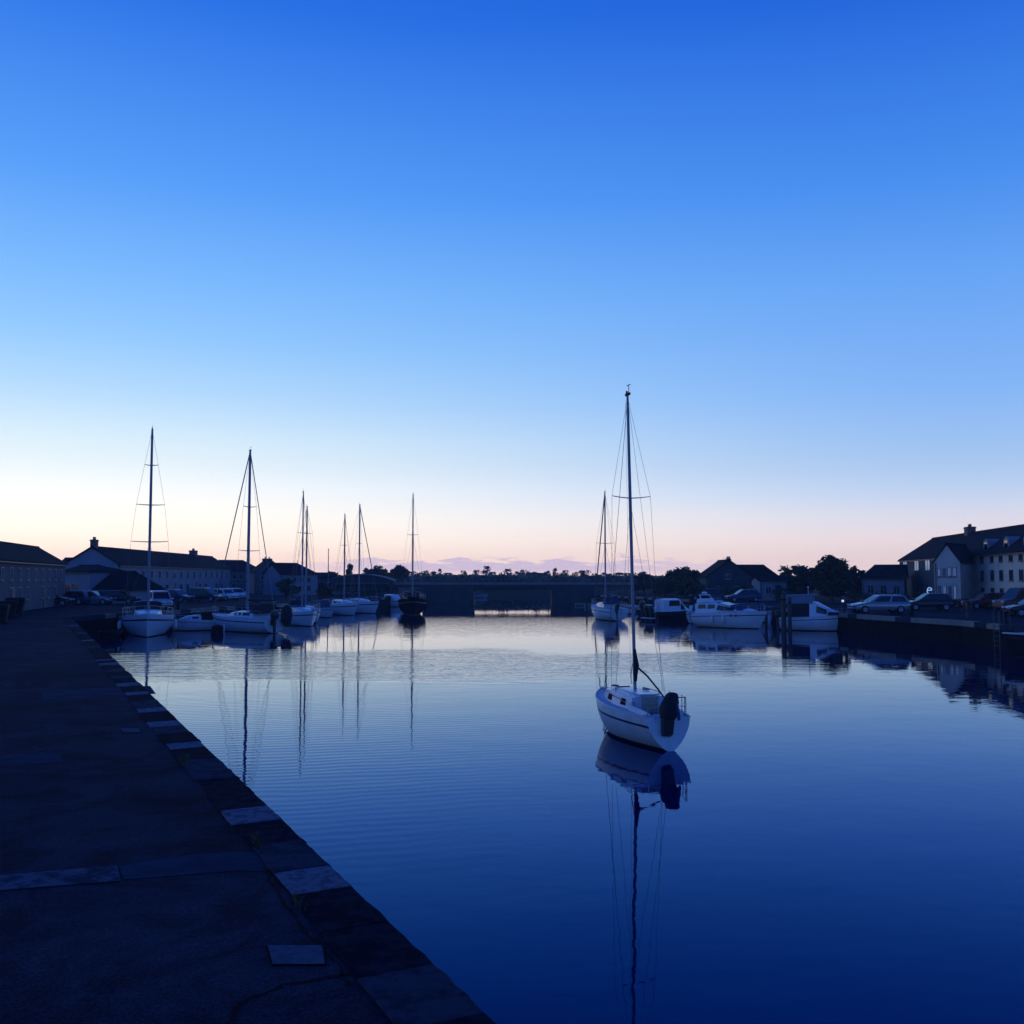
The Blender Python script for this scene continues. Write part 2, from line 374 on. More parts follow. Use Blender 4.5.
mb = MB(); mb.add([(-90, -45, 0), (60, -45, 0), (60, 264, 0), (-90, 264, 0)], [(0, 1, 2, 3)])
tag(mb.build('water', WATER), kind='structure')
mb = MB(); mb.add([(-90, -45, -1.9), (60, -45, -1.9), (60, 264, -1.9), (-90, 264, -1.9)], [(0, 1, 2, 3)])

# coping stones along the near quay
EU = Vector((ESL, 1, 0)).normalized(); EN = Vector((EU.y, -EU.x, 0))    # along, towards the water
CW = .56
LIGHT = [(6.67, .9, 3), (9.2, .72, 2), (11.65, .7, 2), (14.0, .6, 1), (16.5, .7, 2), (18.9, .7, 2), (20.8, .7, 2), (23.9, .8, 2), (25.7, .8, 2), (27.6, .8, 1), (32.0, .9, 2), (33.5, .8, 2), (39.8, 1, 1), (44, 1, 2), (50, 1, 1), (58, 1, 2)]
cuts = []
for D, l, k in LIGHT:
    D = G(300, HOR + 2750 / D, GZ).y; s_ = (D - EDGE0[1]) / EU.y; cuts.append((s_ - l / 2, s_ + l / 2, k))
segs = []; s0 = -14.0
for a, b, k in cuts + [(71.2, 71.2, 0)]:
    gap = a - s0; n = max(1, round(gap / 1.25))
    for i in range(n):
        segs.append((s0 + gap * i / n, s0 + gap * (i + 1) / n, 0 if random.random() < .7 else 1))
    if b > a: segs.append((a, b, k))
    s0 = b
mb = MB(); E0 = Vector((EDGE0[0], EDGE0[1], 0)); rnd = random.Random(3)
for a, b, k in segs:
    inn = CW + rnd.uniform(-.03, .03); out = rnd.uniform(.0, .025); zt = GZ + .025 + rnd.uniform(-.008, .014)
    g = .008
    # each stone: a block with a ragged outer arris
    m_ = 5; inner = []; outer = []
    for i in range(m_ + 1):
        s_ = a + g + (b - a - 2 * g) * i / m_
        outer.append(E0 + EU * s_ + EN * (out + rnd.uniform(-.012, .012)))
        inner.append(E0 + EU * s_ - EN * (inn + rnd.uniform(-.006, .006)))
    rings = []
    for p, q in zip(inner, outer):
        q2 = q - EN * .035
        rings.append([(p.x, p.y, GZ - .3), (q.x, q.y, GZ - .3), (q.x, q.y, zt - .035 + rnd.uniform(-.01, .005)), (q2.x, q2.y, zt + rnd.uniform(-.006, .004)), (p.x, p.y, zt - .012)])
    mb.loft(rings, mi={0: 0, 1: 1, 2: 2, 3: 3}[k])
tag(mb.build('quay_coping', [STONE, STONE2, PALE, STONE2], smooth=25), kind='structure')
# coping of the back and the opposite quay
def coping_run(name, pts, side, wdt=.5):
    mb = MB()
    rr = random.Random(5)
    for (x0, y0), (x1, y1) in zip(pts, pts[1:]):
        a = Vector((x0, y0, 0)); b = Vector((x1, y1, 0)); d = (b - a); ln = d.length; d.normalize(); nn = Vector((d.y, -d.x, 0)) * side
        k = max(1, int(ln / 1.6))
        for i in range(k):
            p = a + d * (ln * i / k + .01); q = a + d * (ln * (i + 1) / k - .01); z = GZ + .03 + rr.uniform(-.01, .01)
            mb.loft([[p + nn * .04 + Vector((0, 0, GZ - .3)), p - nn * wdt + Vector((0, 0, GZ - .3)), p - nn * wdt + Vector((0, 0, z)), p + nn * .04 + Vector((0, 0, z))],
                     [q + nn * .04 + Vector((0, 0, GZ - .3)), q - nn * wdt + Vector((0, 0, GZ - .3)), q - nn * wdt + Vector((0, 0, z)), q + nn * .04 + Vector((0, 0, z))]], mi=0 if rr.random() < .6 else 1)
    tag(mb.build(name, [concrete, STONE2]), kind='structure')
coping_run('back_quay_coping', LQ[1:8], 1)
coping_run('opposite_quay_coping', RQ[1:8], -1)

# asphalt details
def sheet(name, pts, z, m, kind='structure'):
    mb = MB(); mb.add([(x, y, GZ + z) for x, y in pts], [tuple(range(len(pts)))])
    return tag(mb.build(name, m), kind=kind)
def gxy(px, py): p = G(px, py, GZ); return (p.x, p.y)
sheet('painted_line', [gxy(-60, 884), gxy(-60, 897), gxy(12, 890), gxy(121, 881.5), gxy(117, 866), gxy(0, 876)], .008, PAINT)
sheet('asphalt_patch', [gxy(123, 880), gxy(236, 871), gxy(285, 872), gxy(270, 852), gxy(205, 853), gxy(119, 866)], .004, PATCH)
sheet('old_asphalt_patch', [gxy(-80, 760), gxy(60, 752), gxy(62, 762), gxy(-80, 772)], .004, PATCH)
sheet('old_asphalt_patch', [gxy(40, 690), gxy(150, 686), gxy(156, 694), gxy(44, 700)], .004, PATCH)
def ribbon(name, pix, wdt, m, z=.006):
    pts = [Vector(gxy(*p)) for p in pix]; Lf = []; Rt = []; rr = random.Random(len(pix))
    # subdivide with jitter
    q = []
    for a, b in zip(pts, pts[1:]):
        for i in range(6): q.append(a.lerp(b, i / 6) + Vector((rr.uniform(-.02, .02), rr.uniform(-.02, .02))))
    q.append(pts[-1])
    for i, p in enumerate(q):
        d = (q[min(i + 1, len(q) - 1)] - q[max(i - 1, 0)]).normalized(); n = Vector((-d.y, d.x)) * wdt * rr.uniform(.3, 1)
        Lf.append(p + n); Rt.append(p - n)
    mb = MB(); k = len(q)
    mb.add([(p.x, p.y, GZ + z) for p in Lf + Rt], [(i, i + 1, k + i + 1, k + i) for i in range(k - 1)])
    return tag(mb.build(name, m), kind='structure')
ribbon('tar_seam', [(222, 1040), (240, 1003), (285, 985), (330, 978), (366, 972), (395, 975)], .022, TAR)
ribbon('tar_seam', [(262, 868), (280, 896), (300, 925), (335, 962), (350, 985)], .018, TAR)
ribbon('tar_seam', [(268, 870), (310, 910), (360, 968)], .03, TAR, .007)

# access cover and small metal plate
def cover(px0, px1, py0, py1, label, name):
    a, b, c, d = [Vector(gxy(*p)) for p in ((px0, py1), (px1, py1), (px1 - (px1 - px0) * .06, py0), (px0 - (px1 - px0) * .10, py0))]
    ctr = (a + b + c + d) / 4
    t = thing(name, label, 'access cover', (ctr.x, ctr.y, GZ))
    q = [Vector((p.x - ctr.x, p.y - ctr.y, .005)) for p in (a, b, c, d)]
    mb = MB(); mb.slab(q, .004); mb.build('frame', TAR, t)
    q2 = [Vector((p.x * .93, p.y * .93, .0095)) for p in q]
    mb = MB(); mb.slab(q2, .003)
    mb.build('lid', LIDM, t)
cover(271, 327, 946, 966, 'pale square access cover set into the foreground asphalt', 'access_cover')
cover(122, 141, 729, 733, 'small pale metal plate on the asphalt beside the coping, farther along', 'metal_plate')

# weeds on the inner joint
def tuft(px, py, label, n=26, h=.14, rr=.16):
    x, y = gxy(px, py); rnd = random.Random(px)
    mb = MB()
    for i in range(n):
        a = rnd.uniform(0, 6.28); r0 = rnd.uniform(0, rr); s_ = rnd.uniform(-1, 1)
        bx, by = EU.x * r0 * 1.2 * s_ + rnd.uniform(-.03, .03), EU.y * r0 * 1.2 * s_ + rnd.uniform(-.03, .03)
        hh = h * rnd.uniform(.4, 1); dx, dy = math.cos(a), math.sin(a); wd = .006
        mb.add([(bx - dy * wd, by + dx * wd, 0), (bx + dy * wd, by - dx * wd, 0), (bx + dx * hh * .3 + dy * wd * .7, by + dy * hh * .3 - dx * wd * .7, hh * .7), (bx + dx * hh * .3 - dy * wd * .7, by + dy * hh * .3 + dx * wd * .7, hh * .7), (bx + dx * hh * .7, by + dy * hh * .7, hh)],
               [(0, 1, 2, 3), (3, 2, 4)])
    o = mb.build('weed_tuft', fol[1]); o.location = (x, y, GZ + .002)
    tag(o, label, 'weed', 'weed tufts in the quay joint')
tuft(183, 764, 'grass tuft in the coping joint, farthest of the weeds along the quay', 60, .16, .3)
tuft(257, 846, 'grass tuft in the coping joint beside the pale stone nearest the asphalt patch', 50, .12, .22)
tuft(296, 905, 'sparse weed tuft in the coping joint just above the pale access cover', 30, .1, .2)
# ------------------------------------------------------------------ boats
def hull_fn(L_, B, sb, sm, ss, tr, tm):
    def bm_(t):
        if t < tm: return B / 2 * (tr + (1 - tr) * math.sin(math.pi / 2 * t / tm))
        return B / 2 * max(0.0, 1 - ((t - tm) / (1 - tm)) ** 2.1)
    def sh(t): return sm + (sb - sm) * t ** 2.2 + (ss - sm) * (1 - t) ** 2
    return bm_, sh
def hull(parent, L_, B, sb, sm, ss, xm, draft=.3, ovb=.8, ovs=0.0, tr=.7, tm=.42, k=2.3, band=(.70, .78), wl=.07, trz=.02, mats=None, cockpit=None, n=22, deck=True, kst=None):
    """x=0 at the mast, stern at -xm, bow at L-xm. cockpit=(t0,t1,v,depth)"""
    bm_, sh = hull_fn(L_, B, sb, sm, ss, tr, tm)
    fr = [0, .18, .36, .54, band[0], band[1], .9, 1.0]
    rings = []
    for i in range(n + 1):
        t = 1 - (1 - i / n) ** 1.15; s_ = sh(t); b = max(bm_(t), .012)
        zk = trz + (-draft - trz) * math.sin(math.pi * min(1, t * .62 + .0)) ** .7 if t > 0 else trz
        zs = [zk, zk + (wl - zk) * .5] + [wl + (s_ - wl) * f for f in fr]
        kk = k * (1 - .45 * t ** 3)
        if kst: kk = kst + (kk - kst) * min(1, t / .5)
        half = []
        for z in zs:
            f = max(0, min(1, (z - zk) / (s_ - zk)))
            y = b * (1 - (1 - f) ** kk) ** (1 / max(1.05, kk * .8)); y = max(y, .010)
            zz = max(0, min(1, (z + draft * .3) / (s_ + draft * .3)))
            x = -xm + L_ * t - ovb * (1 - zz) ** 1.2 * t ** 5 + ovs * (zz - 1) * (1 - t) ** 6
            half.append((x, y, z))
        rings.append(half)
    m = len(rings[0]); mb = MB()
    for sgn in (1, -1):
        for r in range(m - 1):
            mi = 1 if r < 2 else (2 if r == 6 else 0)
            vs = []
            for h_ in rings: vs += [(h_[r][0], sgn * h_[r][1], h_[r][2]), (h_[r + 1][0], sgn * h_[r + 1][1], h_[r + 1][2])]
            mb.add(vs, [(2 * i, 2 * i + 2, 2 * i + 3, 2 * i + 1) for i in range(n)], mi)
    tr_ = [(x, y, z) for x, y, z in rings[0]]
    poly = tr_ + [(x, -y, z) for x, y, z in tr_[::-1]]
    mb.add(poly, [tuple(range(len(poly)))], 0)
    bowp = [(x, y, z) for x, y, z in rings[-1]]; poly = bowp + [(x, -y, z) for x, y, z in bowp[::-1]]; mb.add(poly, [tuple(range(len(poly)))], 0)
    # weld so smoothing runs over the whole skin
    mats = mats or [gel, antif, stripe]
    o = mb.build('hull', mats, parent)
    b2 = bmesh.new(); b2.from_mesh(o.data); bmesh.ops.remove_doubles(b2, verts=b2.verts, dist=1e-4); bmesh.ops.recalc_face_normals(b2, faces=b2.faces); b2.to_mesh(o.data); b2.free()
    o.data.polygons.foreach_set('use_smooth', [True] * len(o.data.polygons)); o.data.set_sharp_from_angle(angle=R(38))
    # deck
    if deck:
        mb = MB(); V = [-1, -.62, -.3, 0, .3, .62, 1]; vs = []; fs = []
        rows = []
        for i, h_ in enumerate(rings):
            x, y, z = h_[-1]; yy = max(.004, y - .012)
            rows.append([(x, v * yy, z - .022 + .09 * B / 3 * (1 - v * v) * (yy / (B / 2))) for v in V])
        for r in rows: vs += r
        nv = len(V)
        for i in range(n):
            t = i / n
            for j in range(nv - 1):
                if cockpit and cockpit[0] <= t < cockpit[1] and 1 <= j <= 4: continue
                fs.append((i * nv + j, (i + 1) * nv + j, (i + 1) * nv + j + 1, i * nv + j + 1))
        mb.add(vs, fs)
        if cockpit:
            ids = [i for i in range(n + 1) if cockpit[0] <= i / n <= cockpit[1] + 1e-6 or (i > 0 and cockpit[0] <= (i - 1) / n < cockpit[1])]
            ids = sorted(set(ids))
            vs = []
            for i in ids:
                p, q = rows[i][1], rows[i][5]; d = cockpit[2]
                vs += [p, (p[0], p[1] * .93, p[2] - d), (q[0], q[1] * .93, q[2] - d), q]
            fs = []
            for k_ in range(len(ids) - 1):
                for j in range(3): fs.append((k_ * 4 + j, k_ * 4 + 4 + j, k_ * 4 + 5 + j, k_ * 4 + 1 + j))
            fs += [(0, 1, 2, 3), tuple(len(vs) - 4 + j for j in range(4))]
            mb.add(vs, fs)
        mb.build('deck', tarred if mats[0] is tarred else deckm, parent, 40)
        # rubbing strake along the sheer
        mb = MB()
        for sgn in (1, -1):
            mb.tube([(h_[-1][0], sgn * (h_[-1][1] + .004), h_[-1][2] - .008) for h_ in rings], .022, 6)
        mb.build('toe_rail', gel2 if mats[0] not in (navy, tarred) else tarred, parent, 50)
    return rings, bm_, sh

def trunk(parent, name, st, m, wins=(), winmat=None, crown=.06, smooth=35):
    """cabin loft; st = (x, half width low, half width high, z low, z high); wins = (x0,x1,v0,v1)"""
    rings = []
    for x, w0, w1, z0, z1 in st:
        c = crown * min(1, w1 / .5)
        rings.append([(x, -w0, z0), (x, -w1, z1), (x, -w1 * .55, z1 + c * .8), (x, 0, z1 + c), (x, w1 * .55, z1 + c * .8), (x, w1, z1), (x, w0, z0)])
    mb = MB(); mb.loft(rings); o = mb.build(name, m, parent, smooth)
    def at(x, v, sg):
        for a, b in zip(st, st[1:]):
            lo, hi = min(a[0], b[0]), max(a[0], b[0])
            if lo - 1e-6 <= x <= hi + 1e-6:
                f = (x - a[0]) / (b[0] - a[0] + 1e-9)
                w0, w1, z0, z1 = [a[i] + (b[i] - a[i]) * f for i in (1, 2, 3, 4)]
                return Vector((x, sg * (w0 + (w1 - w0) * v), z0 + (z1 - z0) * v))
        return Vector((x, 0, 0))
    for x0, x1, v0, v1 in wins:
        for sg in (1, -1):
            ins = (x1 - x0) * .06
            q = [at(x0, v0, sg), at(x1, v0, sg), at(x1 - ins, v1, sg), at(x0 + ins, v1, sg)]
            if sg > 0: q = q[::-1]
            mb = MB(); off = Vector((0, sg * .004, 0)); mb.slab([p + off for p in q], .014); mb.build('window', winmat or glass, o)
    return o, at

def outboard(parent, x, z, s=1.0, y=0.0, m=None, cover=0.0):
    """motor on the transom at x; the leg reaches below the water"""
    o = bpy.data.objects.new('outboard_motor', None); COL.objects.link(o); o.parent = parent; o.location = (x, y, z)
    def rr(cx, hx, hy, zz, n=12):
        return [(cx + hx * (abs(math.cos(a)) ** .6) * math.copysign(1, math.cos(a)), hy * (abs(math.sin(a)) ** .6) * math.copysign(1, math.sin(a)), zz) for a in [2 * math.pi * i / n for i in range(n)]]
    mb = MB(); mb.loft([rr(-.16 * s, .17 * s, .13 * s, .02 * s), rr(-.17 * s, .21 * s, .165 * s, .12 * s), rr(-.18 * s, .22 * s, .17 * s, .32 * s), rr(-.19 * s, .18 * s, .14 * s, .45 * s), rr(-.19 * s, .08 * s, .06 * s, .49 * s)])
    mb.build('cowl', m or motor, o, 50)
    mb = MB(); mb.loft([rr(-.17 * s, .10 * s, .09 * s, .03 * s), rr(-.17 * s, .09 * s, .07 * s, -.25 * s), rr(-.18 * s, .07 * s, .045 * s, -.8 * s), rr(-.18 * s, .12 * s, .02 * s, -1.0 * s)])
    mb.box(-.02 * s, .03 * s, -.10 * s, .10 * s, -.28 * s, .06 * s); mb.build('lower_unit', m or motor, o, 50)
    return o

def stay(parent, name, a, b, r=.009, m=None):
    mb = MB(); mb.tube([a, b], r, 5); return mb.build(name, m or wire, parent)

def rig(t, zdeck, ztop, spreads, chain_y, bow_x, bow_z, stern_x, stern_z, mr=.07, lean=(0, 0), fore_r=.012, back=True, frac=1.0, wr=.008, back_r=None, mastm=None):
    """mast with spreaders, shrouds and stays at x=0; spreads = [(z, half width)]"""
    def mp(z):
        f = (z - zdeck) / (ztop - zdeck); return Vector((lean[0] * f, lean[1] * f, z))
    mb = MB()
    N_ = 14; rings = []
    for z, k in ((zdeck - .05, 1), (zdeck + (ztop - zdeck) * .6, 1), (ztop - .6, .86), (ztop, .7)):
        c = mp(z); rings.append([(c.x + mr * 1.25 * k * math.cos(2 * math.pi * i / N_), c.y + mr * .85 * k * math.sin(2 * math.pi * i / N_), z) for i in range(N_)])
    mb.loft(rings); mast = mb.build('mast', mastm or alu, t, 50)
    mb = MB(); c = mp(ztop)
    mb.box(c.x - .16, c.x + .12, c.y - .03, c.y + .03, ztop - .02, ztop + .05)
    mb.tube([(c.x - .10, c.y, ztop + .03), (c.x - .10, c.y, ztop + .26)], .010); mb.tube([(c.x + .05, c.y, ztop + .03), (c.x + .05, c.y, ztop + .12)], .03, 8)
    mb.tube([(c.x - .22, c.y, ztop + .26), (c.x + .04, c.y, ztop + .27)], .012)
    mb.build('masthead', black, mast)
    for z, hw in spreads:
        for sg in (1, -1):
            c = mp(z); mb = MB(); mb.tube([c, c + Vector((-.04, sg * hw * .5, .015)), c + Vector((-.09, sg * hw, .05))], [mr * .36, mr * .3, mr * .22], 6); mb.build('spreader', alu, mast)
    zt = zdeck + (ztop - zdeck) * frac - .05
    for sg in (1, -1):
        pts = [Vector((-.15, sg * chain_y, zdeck - .03))] + [mp(z) + Vector((-.09, sg * hw, .05)) for z, hw in spreads] + [mp(zt)]
        mb = MB()
        for a, b in zip(pts, pts[1:]): mb.tube([a, b], wr, 5)
        mb.build('shroud', wire, t)
        if spreads:
            stay(t, 'shroud', Vector((-.35, sg * chain_y * .95, zdeck - .03)), mp(spreads[0][0] - .1), wr)
    stay(t, 'forestay', (bow_x, 0, bow_z), mp(zt), fore_r, sailc if fore_r > .02 else wire)
    if back: stay(t, 'backstay', (stern_x, 0, stern_z), mp(ztop - .02), back_r or wr)
    # halyards close to the mast
    stay(t, 'halyard', mp(zdeck + .3) + Vector((.16, .06, 0)), mp(ztop - .15) + Vector((.1, .03, 0)), wr * .8, rope)
    return mast, mp

def boom_set(t, z, x1, x0=-.1, sag=0, m=None, r=.05, coverr=.13, cover=True):
    mb = MB(); mb.tube([(x0, 0, z), (x1, 0, z - sag)], r, 10); b = mb.build('boom', alu, t, 50)
    if cover:
        mb = MB(); k = 9; pts = []; rr = []
        for i in range(k):
            f = i / (k - 1); pts.append((x0 + (x1 - x0) * f * .96 - .03, .01 * math.sin(i * 2), z + coverr * .7 - sag * f + .03 * math.sin(i * 1.7))); rr.append(coverr * (1.25 - .75 * f) * (1 if 0 < i < k - 1 else .5))
        mb.tube(pts, rr, 9); mb.build('sail_cover', m or canvas, b, 60)
    return b

def rails(t, rings, xm, t0, t1, h=.6, inset=.05, name='guard_rail', every=3, mid=True):
    n = len(rings) - 1; ids = [i for i in range(n + 1) if t0 <= i / n <= t1]
    for sg in (1, -1):
        mb = MB(); top = []
        for c, i in enumerate(ids):
            x, y, z = rings[i][-1]; p = Vector((x, sg * max(.03, y - inset), z)); top.append(p)
            if c % every == 0 or i == ids[-1]: mb.tube([p - Vector((0, 0, .02)), p + Vector((0, 0, h))], .013, 6)
        mb.tube([p + Vector((0, 0, h)) for p in top], .009, 5)
        if mid: mb.tube([p + Vector((0, 0, h * .5)) for p in top], .007, 5)
        mb.build(name, steel, t)

def fender(parent, x, y, z, s=1.0):
    mb = MB(); mb.ring([(.02 * s, z + .32 * s), (.09 * s, z + .26 * s), (.11 * s, z + .1 * s), (.11 * s, z - .1 * s), (.09 * s, z - .26 * s), (.02 * s, z - .32 * s)], (x, y), 10)
    mb.tube([(x, y, z + .3 * s), (x, y, z + .65 * s)], .008, 5); mb.build('fender', fenderm, parent, 50)

# ---- the near boat
def main_boat():
    th = math.atan2(4.4, -1.13)                              # bow direction
    dx, dy = math.cos(th), math.sin(th)
    L_, B, xm = 4.95, 1.79, 2.28
    sx_, sy_ = 3.82, 24.72                                   # transom centre
    t = thing('sailing_boat', 'small white sailing boat alone in open water, dark outboard on its stern', 'sailing boat', (sx_ + dx * xm * .965, sy_ + dy * xm * .965, 0), th); t.scale = (.965,) * 3
    rings, bm_, sh = hull(t, L_, B, 1.08, .90, .84, xm, draft=.28, ovb=.85, ovs=.12, tr=.66, tm=.45, band=(.64, .72), cockpit=(.06, .24, .36), mats=[gel3, antif, stripe], trz=-.03, n=26, kst=1.75)
    # long low coachroof
    cab, at = trunk(t, 'cabin', [(-1.02, .56, .48, .82, 1.18), (-.1, .66, .56, .84, 1.22), (.7, .60, .50, .87, 1.22), (1.35, .44, .36, .92, 1.18), (1.9, .20, .14, .98, 1.07)], gel, crown=.06)
    for x0, x1 in ((-.72, -.42), (.25, .62)):
        for sg in (1, -1):
            q = [at(x0, .34, sg), at(x1, .34, sg), at(x1 - .03, .80, sg), at(x0 + .03, .80, sg)]
            if sg > 0: q = q[::-1]
            mb = MB(); mb.slab([p + Vector((0, sg * .003, 0)) for p in q], .012); mb.build('window', glass, cab)
    # companionway: drop boards and sliding hatch
    mb = MB(); mb.box(-1.055, -1.025, -.23, .23, .56, 1.20); o = mb.build('companionway_boards', wood, t, bevel=.006)
    for z in (.78, .98):
        mb = MB(); mb.box(-1.062, -1.056, -.22, .22, z, z + .006); mb.build('board_joint', dframe, o)
    mb = MB(); mb.box(-1.08, -.40, -.27, .27, 1.245, 1.285); mb.build('sliding_hatch', gel, t, bevel=.012)
    for sg in (1, -1):
        mb = MB(); mb.box(-1.072, -1.02, sg * .255 - .025, sg * .255 + .025, .60, 1.235); mb.build('hatch_frame', gel2, t)
    mb = MB(); mb.box(.85, 1.2, -.18, .18, 1.255, 1.295); mb.build('fore_hatch', glass, t, bevel=.01)
    for sg in (1, -1):
        mb = MB(); mb.tube([(-.75, sg * .42, 1.23), (-.72, sg * .42, 1.29), (.4, sg * .40, 1.30), (.43, sg * .40, 1.24)], .014, 6)
        mb.build('hand_rail', wood, t, 50)
    # coamings
    for sg in (1, -1):
        mb = MB(); mb.loft([[(x, sg * (y - .03), z), (x, sg * (y + .05), z), (x, sg * (y + .03), z + h_), (x, sg * (y - .02), z + h_)] for x, y, z, h_ in ((-1.04, .56, .85, .20), (-1.5, .53, .83, .16), (-1.9, .48, .82, .13), (-2.12, .43, .81, .09))])
        mb.build('coaming', gel, t, 40)
    # mast, boom and the rolled sail
    mast, mp = rig(t, 1.28, 9.50, [(6.58, .57)], .74, 2.5, 1.07, -2.25, .86, mr=.050, lean=(.12, .11), fore_r=.007, wr=.0045)
    mb = MB(); mb.tube([mp(1.52) + Vector((-.06, 0, 0)), mp(1.72) + Vector((-.08, .01, 0)), mp(1.95) + Vector((-.12, -.01, 0)), mp(2.15) + Vector((-.09, 0, 0)), mp(2.40) + Vector((-.06, 0, 0))], [.04, .065, .082, .06, .03], 10)
    mb.build('rolled_sail', canvas, mast, 60)
    b0 = mp(1.93) + Vector((-.16, 0, 0)); mb = MB(); mb.tube([b0, b0 + Vector((-.7, -.03, -.20)), b0 + Vector((-1.4, -.08, -.52)), b0 + Vector((-2.0, -.12, -.84))], [.028, .025, .022, .02], 8); mb.build('boom', canvas, t, 50)
    # outboard with a big dark canvas over its head
    ob = bpy.data.objects.new('outboard_motor', None); COL.objects.link(ob); ob.parent = t; ob.location = (-2.30, .06, .82); ob.scale = (.92, .92, .94); ob.rotation_euler = (R(5), 0, 0)
    mb = MB(); mb.loft([[(-.10, -.12, -.48), (-.02, -.12, -.48), (-.02, .12, -.48), (-.10, .12, -.48)], [(-.20, -.145, -.40), (.02, -.145, -.40), (.02, .145, -.40), (-.20, .145, -.40)], [(-.22, -.15, .10), (.04, -.15, .10), (.04, .15, .10), (-.22, .15, .10)]]); mb.build('lower_unit', motor, ob, 30)
    rnd = random.Random(4); rings2 = []
    for z, k, o_ in ((.00, .80, 0), (.14, 1.02, .0), (.30, 1.04, .0), (.46, .92, -.02), (.60, .72, -.06), (.68, .5, -.08), (.70, .2, -.08)):
        rings2.append([(-.12 + .25 * k * math.cos(a) + rnd.uniform(-.02, .02), o_ + .25 * k * math.sin(a) + rnd.uniform(-.02, .02), z) for a in [2 * math.pi * i / 14 for i in range(14)]])
    mb = MB(); mb.loft(rings2); mb.build('canvas_cover', canvas, ob, 60)
    mb = MB(); mb.tube([(-.30, -.12, .44), (-.38, -.16, .2), (-.40, -.20, .0)], [.05, .06, .04], 8); mb.build('tilt_handle', bluecan, ob, 50)
    # stern rail: high hoop on the starboard quarter, short stub to port
    for sg in (-1, 1):
        c = [Vector((-1.55, sg * .70, .85)), Vector((-1.9, sg * .62, .85)), Vector((-2.20, sg * .52, .85)), Vector((-2.22, sg * .20, .85))]
        if sg > 0: c = c[2:]
        mb = MB()
        for p in c: mb.tube([p - Vector((0, 0, .03)), p + Vector((0, 0, .46 if sg < 0 else .2))], .013, 6)
        mb.tube([p + Vector((0, 0, .46 if sg < 0 else .2)) for p in c], .013, 6)
        if sg < 0: mb.tube([p + Vector((0, 0, .24)) for p in c], .010, 6)
        mb.build('stern_rail', steel, t, 50)
    for x, sg in ((-.2, -1), (.9, 1)):
        mb = MB(); k = 26; mb.tube([((.10 + .02 * math.sin(i * 1.3)) * math.cos(i * .9) + x, (.10 + .02 * math.cos(i * 1.7)) * math.sin(i * .9) + sg * .25, 1.295 + i * .0012) for i in range(k)], .010, 5); mb.build('rope_coil', rope, t, 50)
    mb = MB(); mb.ring([(.10, 0), (.125, .22), (.13, .24), (.11, .24), (.10, .02)], (0, 0), 12); o = mb.build('bucket', bluecan, t, 40); o.location = (-1.35, -.20, .56)
    mb = MB(); mb.box(-1.95, -1.12, .26, .50, .80, .87); mb.build('seat_cushion', bluecan, t, bevel=.02)
    mb = MB(); mb.tube([(2.3, .1, 1.09), (1.9, .25, 1.12), (1.2, .45, 1.16), (.1, .62, 1.14), (-1.0, .64, 1.06)], .009, 5); mb.build('deck_line', rope, t)
    mb = MB(); mb.tube([(-.02, .0, 1.5), (.02, .10, 1.45), (-.01, .12, 1.7), (-.03, .08, 2.0)], .012, 5); mb.build('halyard_coil', rope, t)
    mb = MB(); mb.box(-.36, -.14, -.258, -.252, -2, -2.01) if False else mb.tube([(-2.24, .34, .86), (-2.28, .36, .84), (-2.30, .36, .55), (-2.29, .38, .30)], .010, 5); mb.build('stern_line', rope, t)
    for x, y in ((-.5, -.80), (.3, -.82)):
        mb = MB(); mb.tube([(x, y, .86), (x, y, 1.28)], .012, 6); mb.build('stanchion', steel, t)
    mb = MB(); mb.tube([(-2.24, -.16, .86), (-1.9, -.10, .95), (-1.45, -.05, .98)], [.022, .02, .016], 7); mb.build('tiller', wood, t, 50)
    for x, y in ((2.25, .10), (2.25, -.10), (-2.0, .56), (-2.0, -.56)):
        z = 1.04 if x > 0 else .84
        mb = MB(); mb.tube([(x - .08, y, z + .05), (x + .08, y, z + .05)], .012, 6); mb.box(x - .025, x + .025, y - .012, y + .012, z - .02, z + .05); mb.build('cleat', steel, t)
    for sg in (1, -1):
        mb = MB(); mb.ring([(.045, 0), (.05, .02), (.035, .06), (.045, .09), (.02, .1)], (0, 0), 10); o = mb.build('winch', steel, t, 50); o.location = (-1.3, sg * .55, 1.02)
    mb = MB(); mb.loft([[(2.42, -.02, 1.05), (2.60, -.02, 1.06), (2.60, .02, 1.06), (2.42, .02, 1.05)], [(2.42, -.02, 1.09), (2.63, -.02, 1.10), (2.63, .02, 1.10), (2.42, .02, 1.09)]]); mb.build('bow_roller', steel, t)
main_boat()

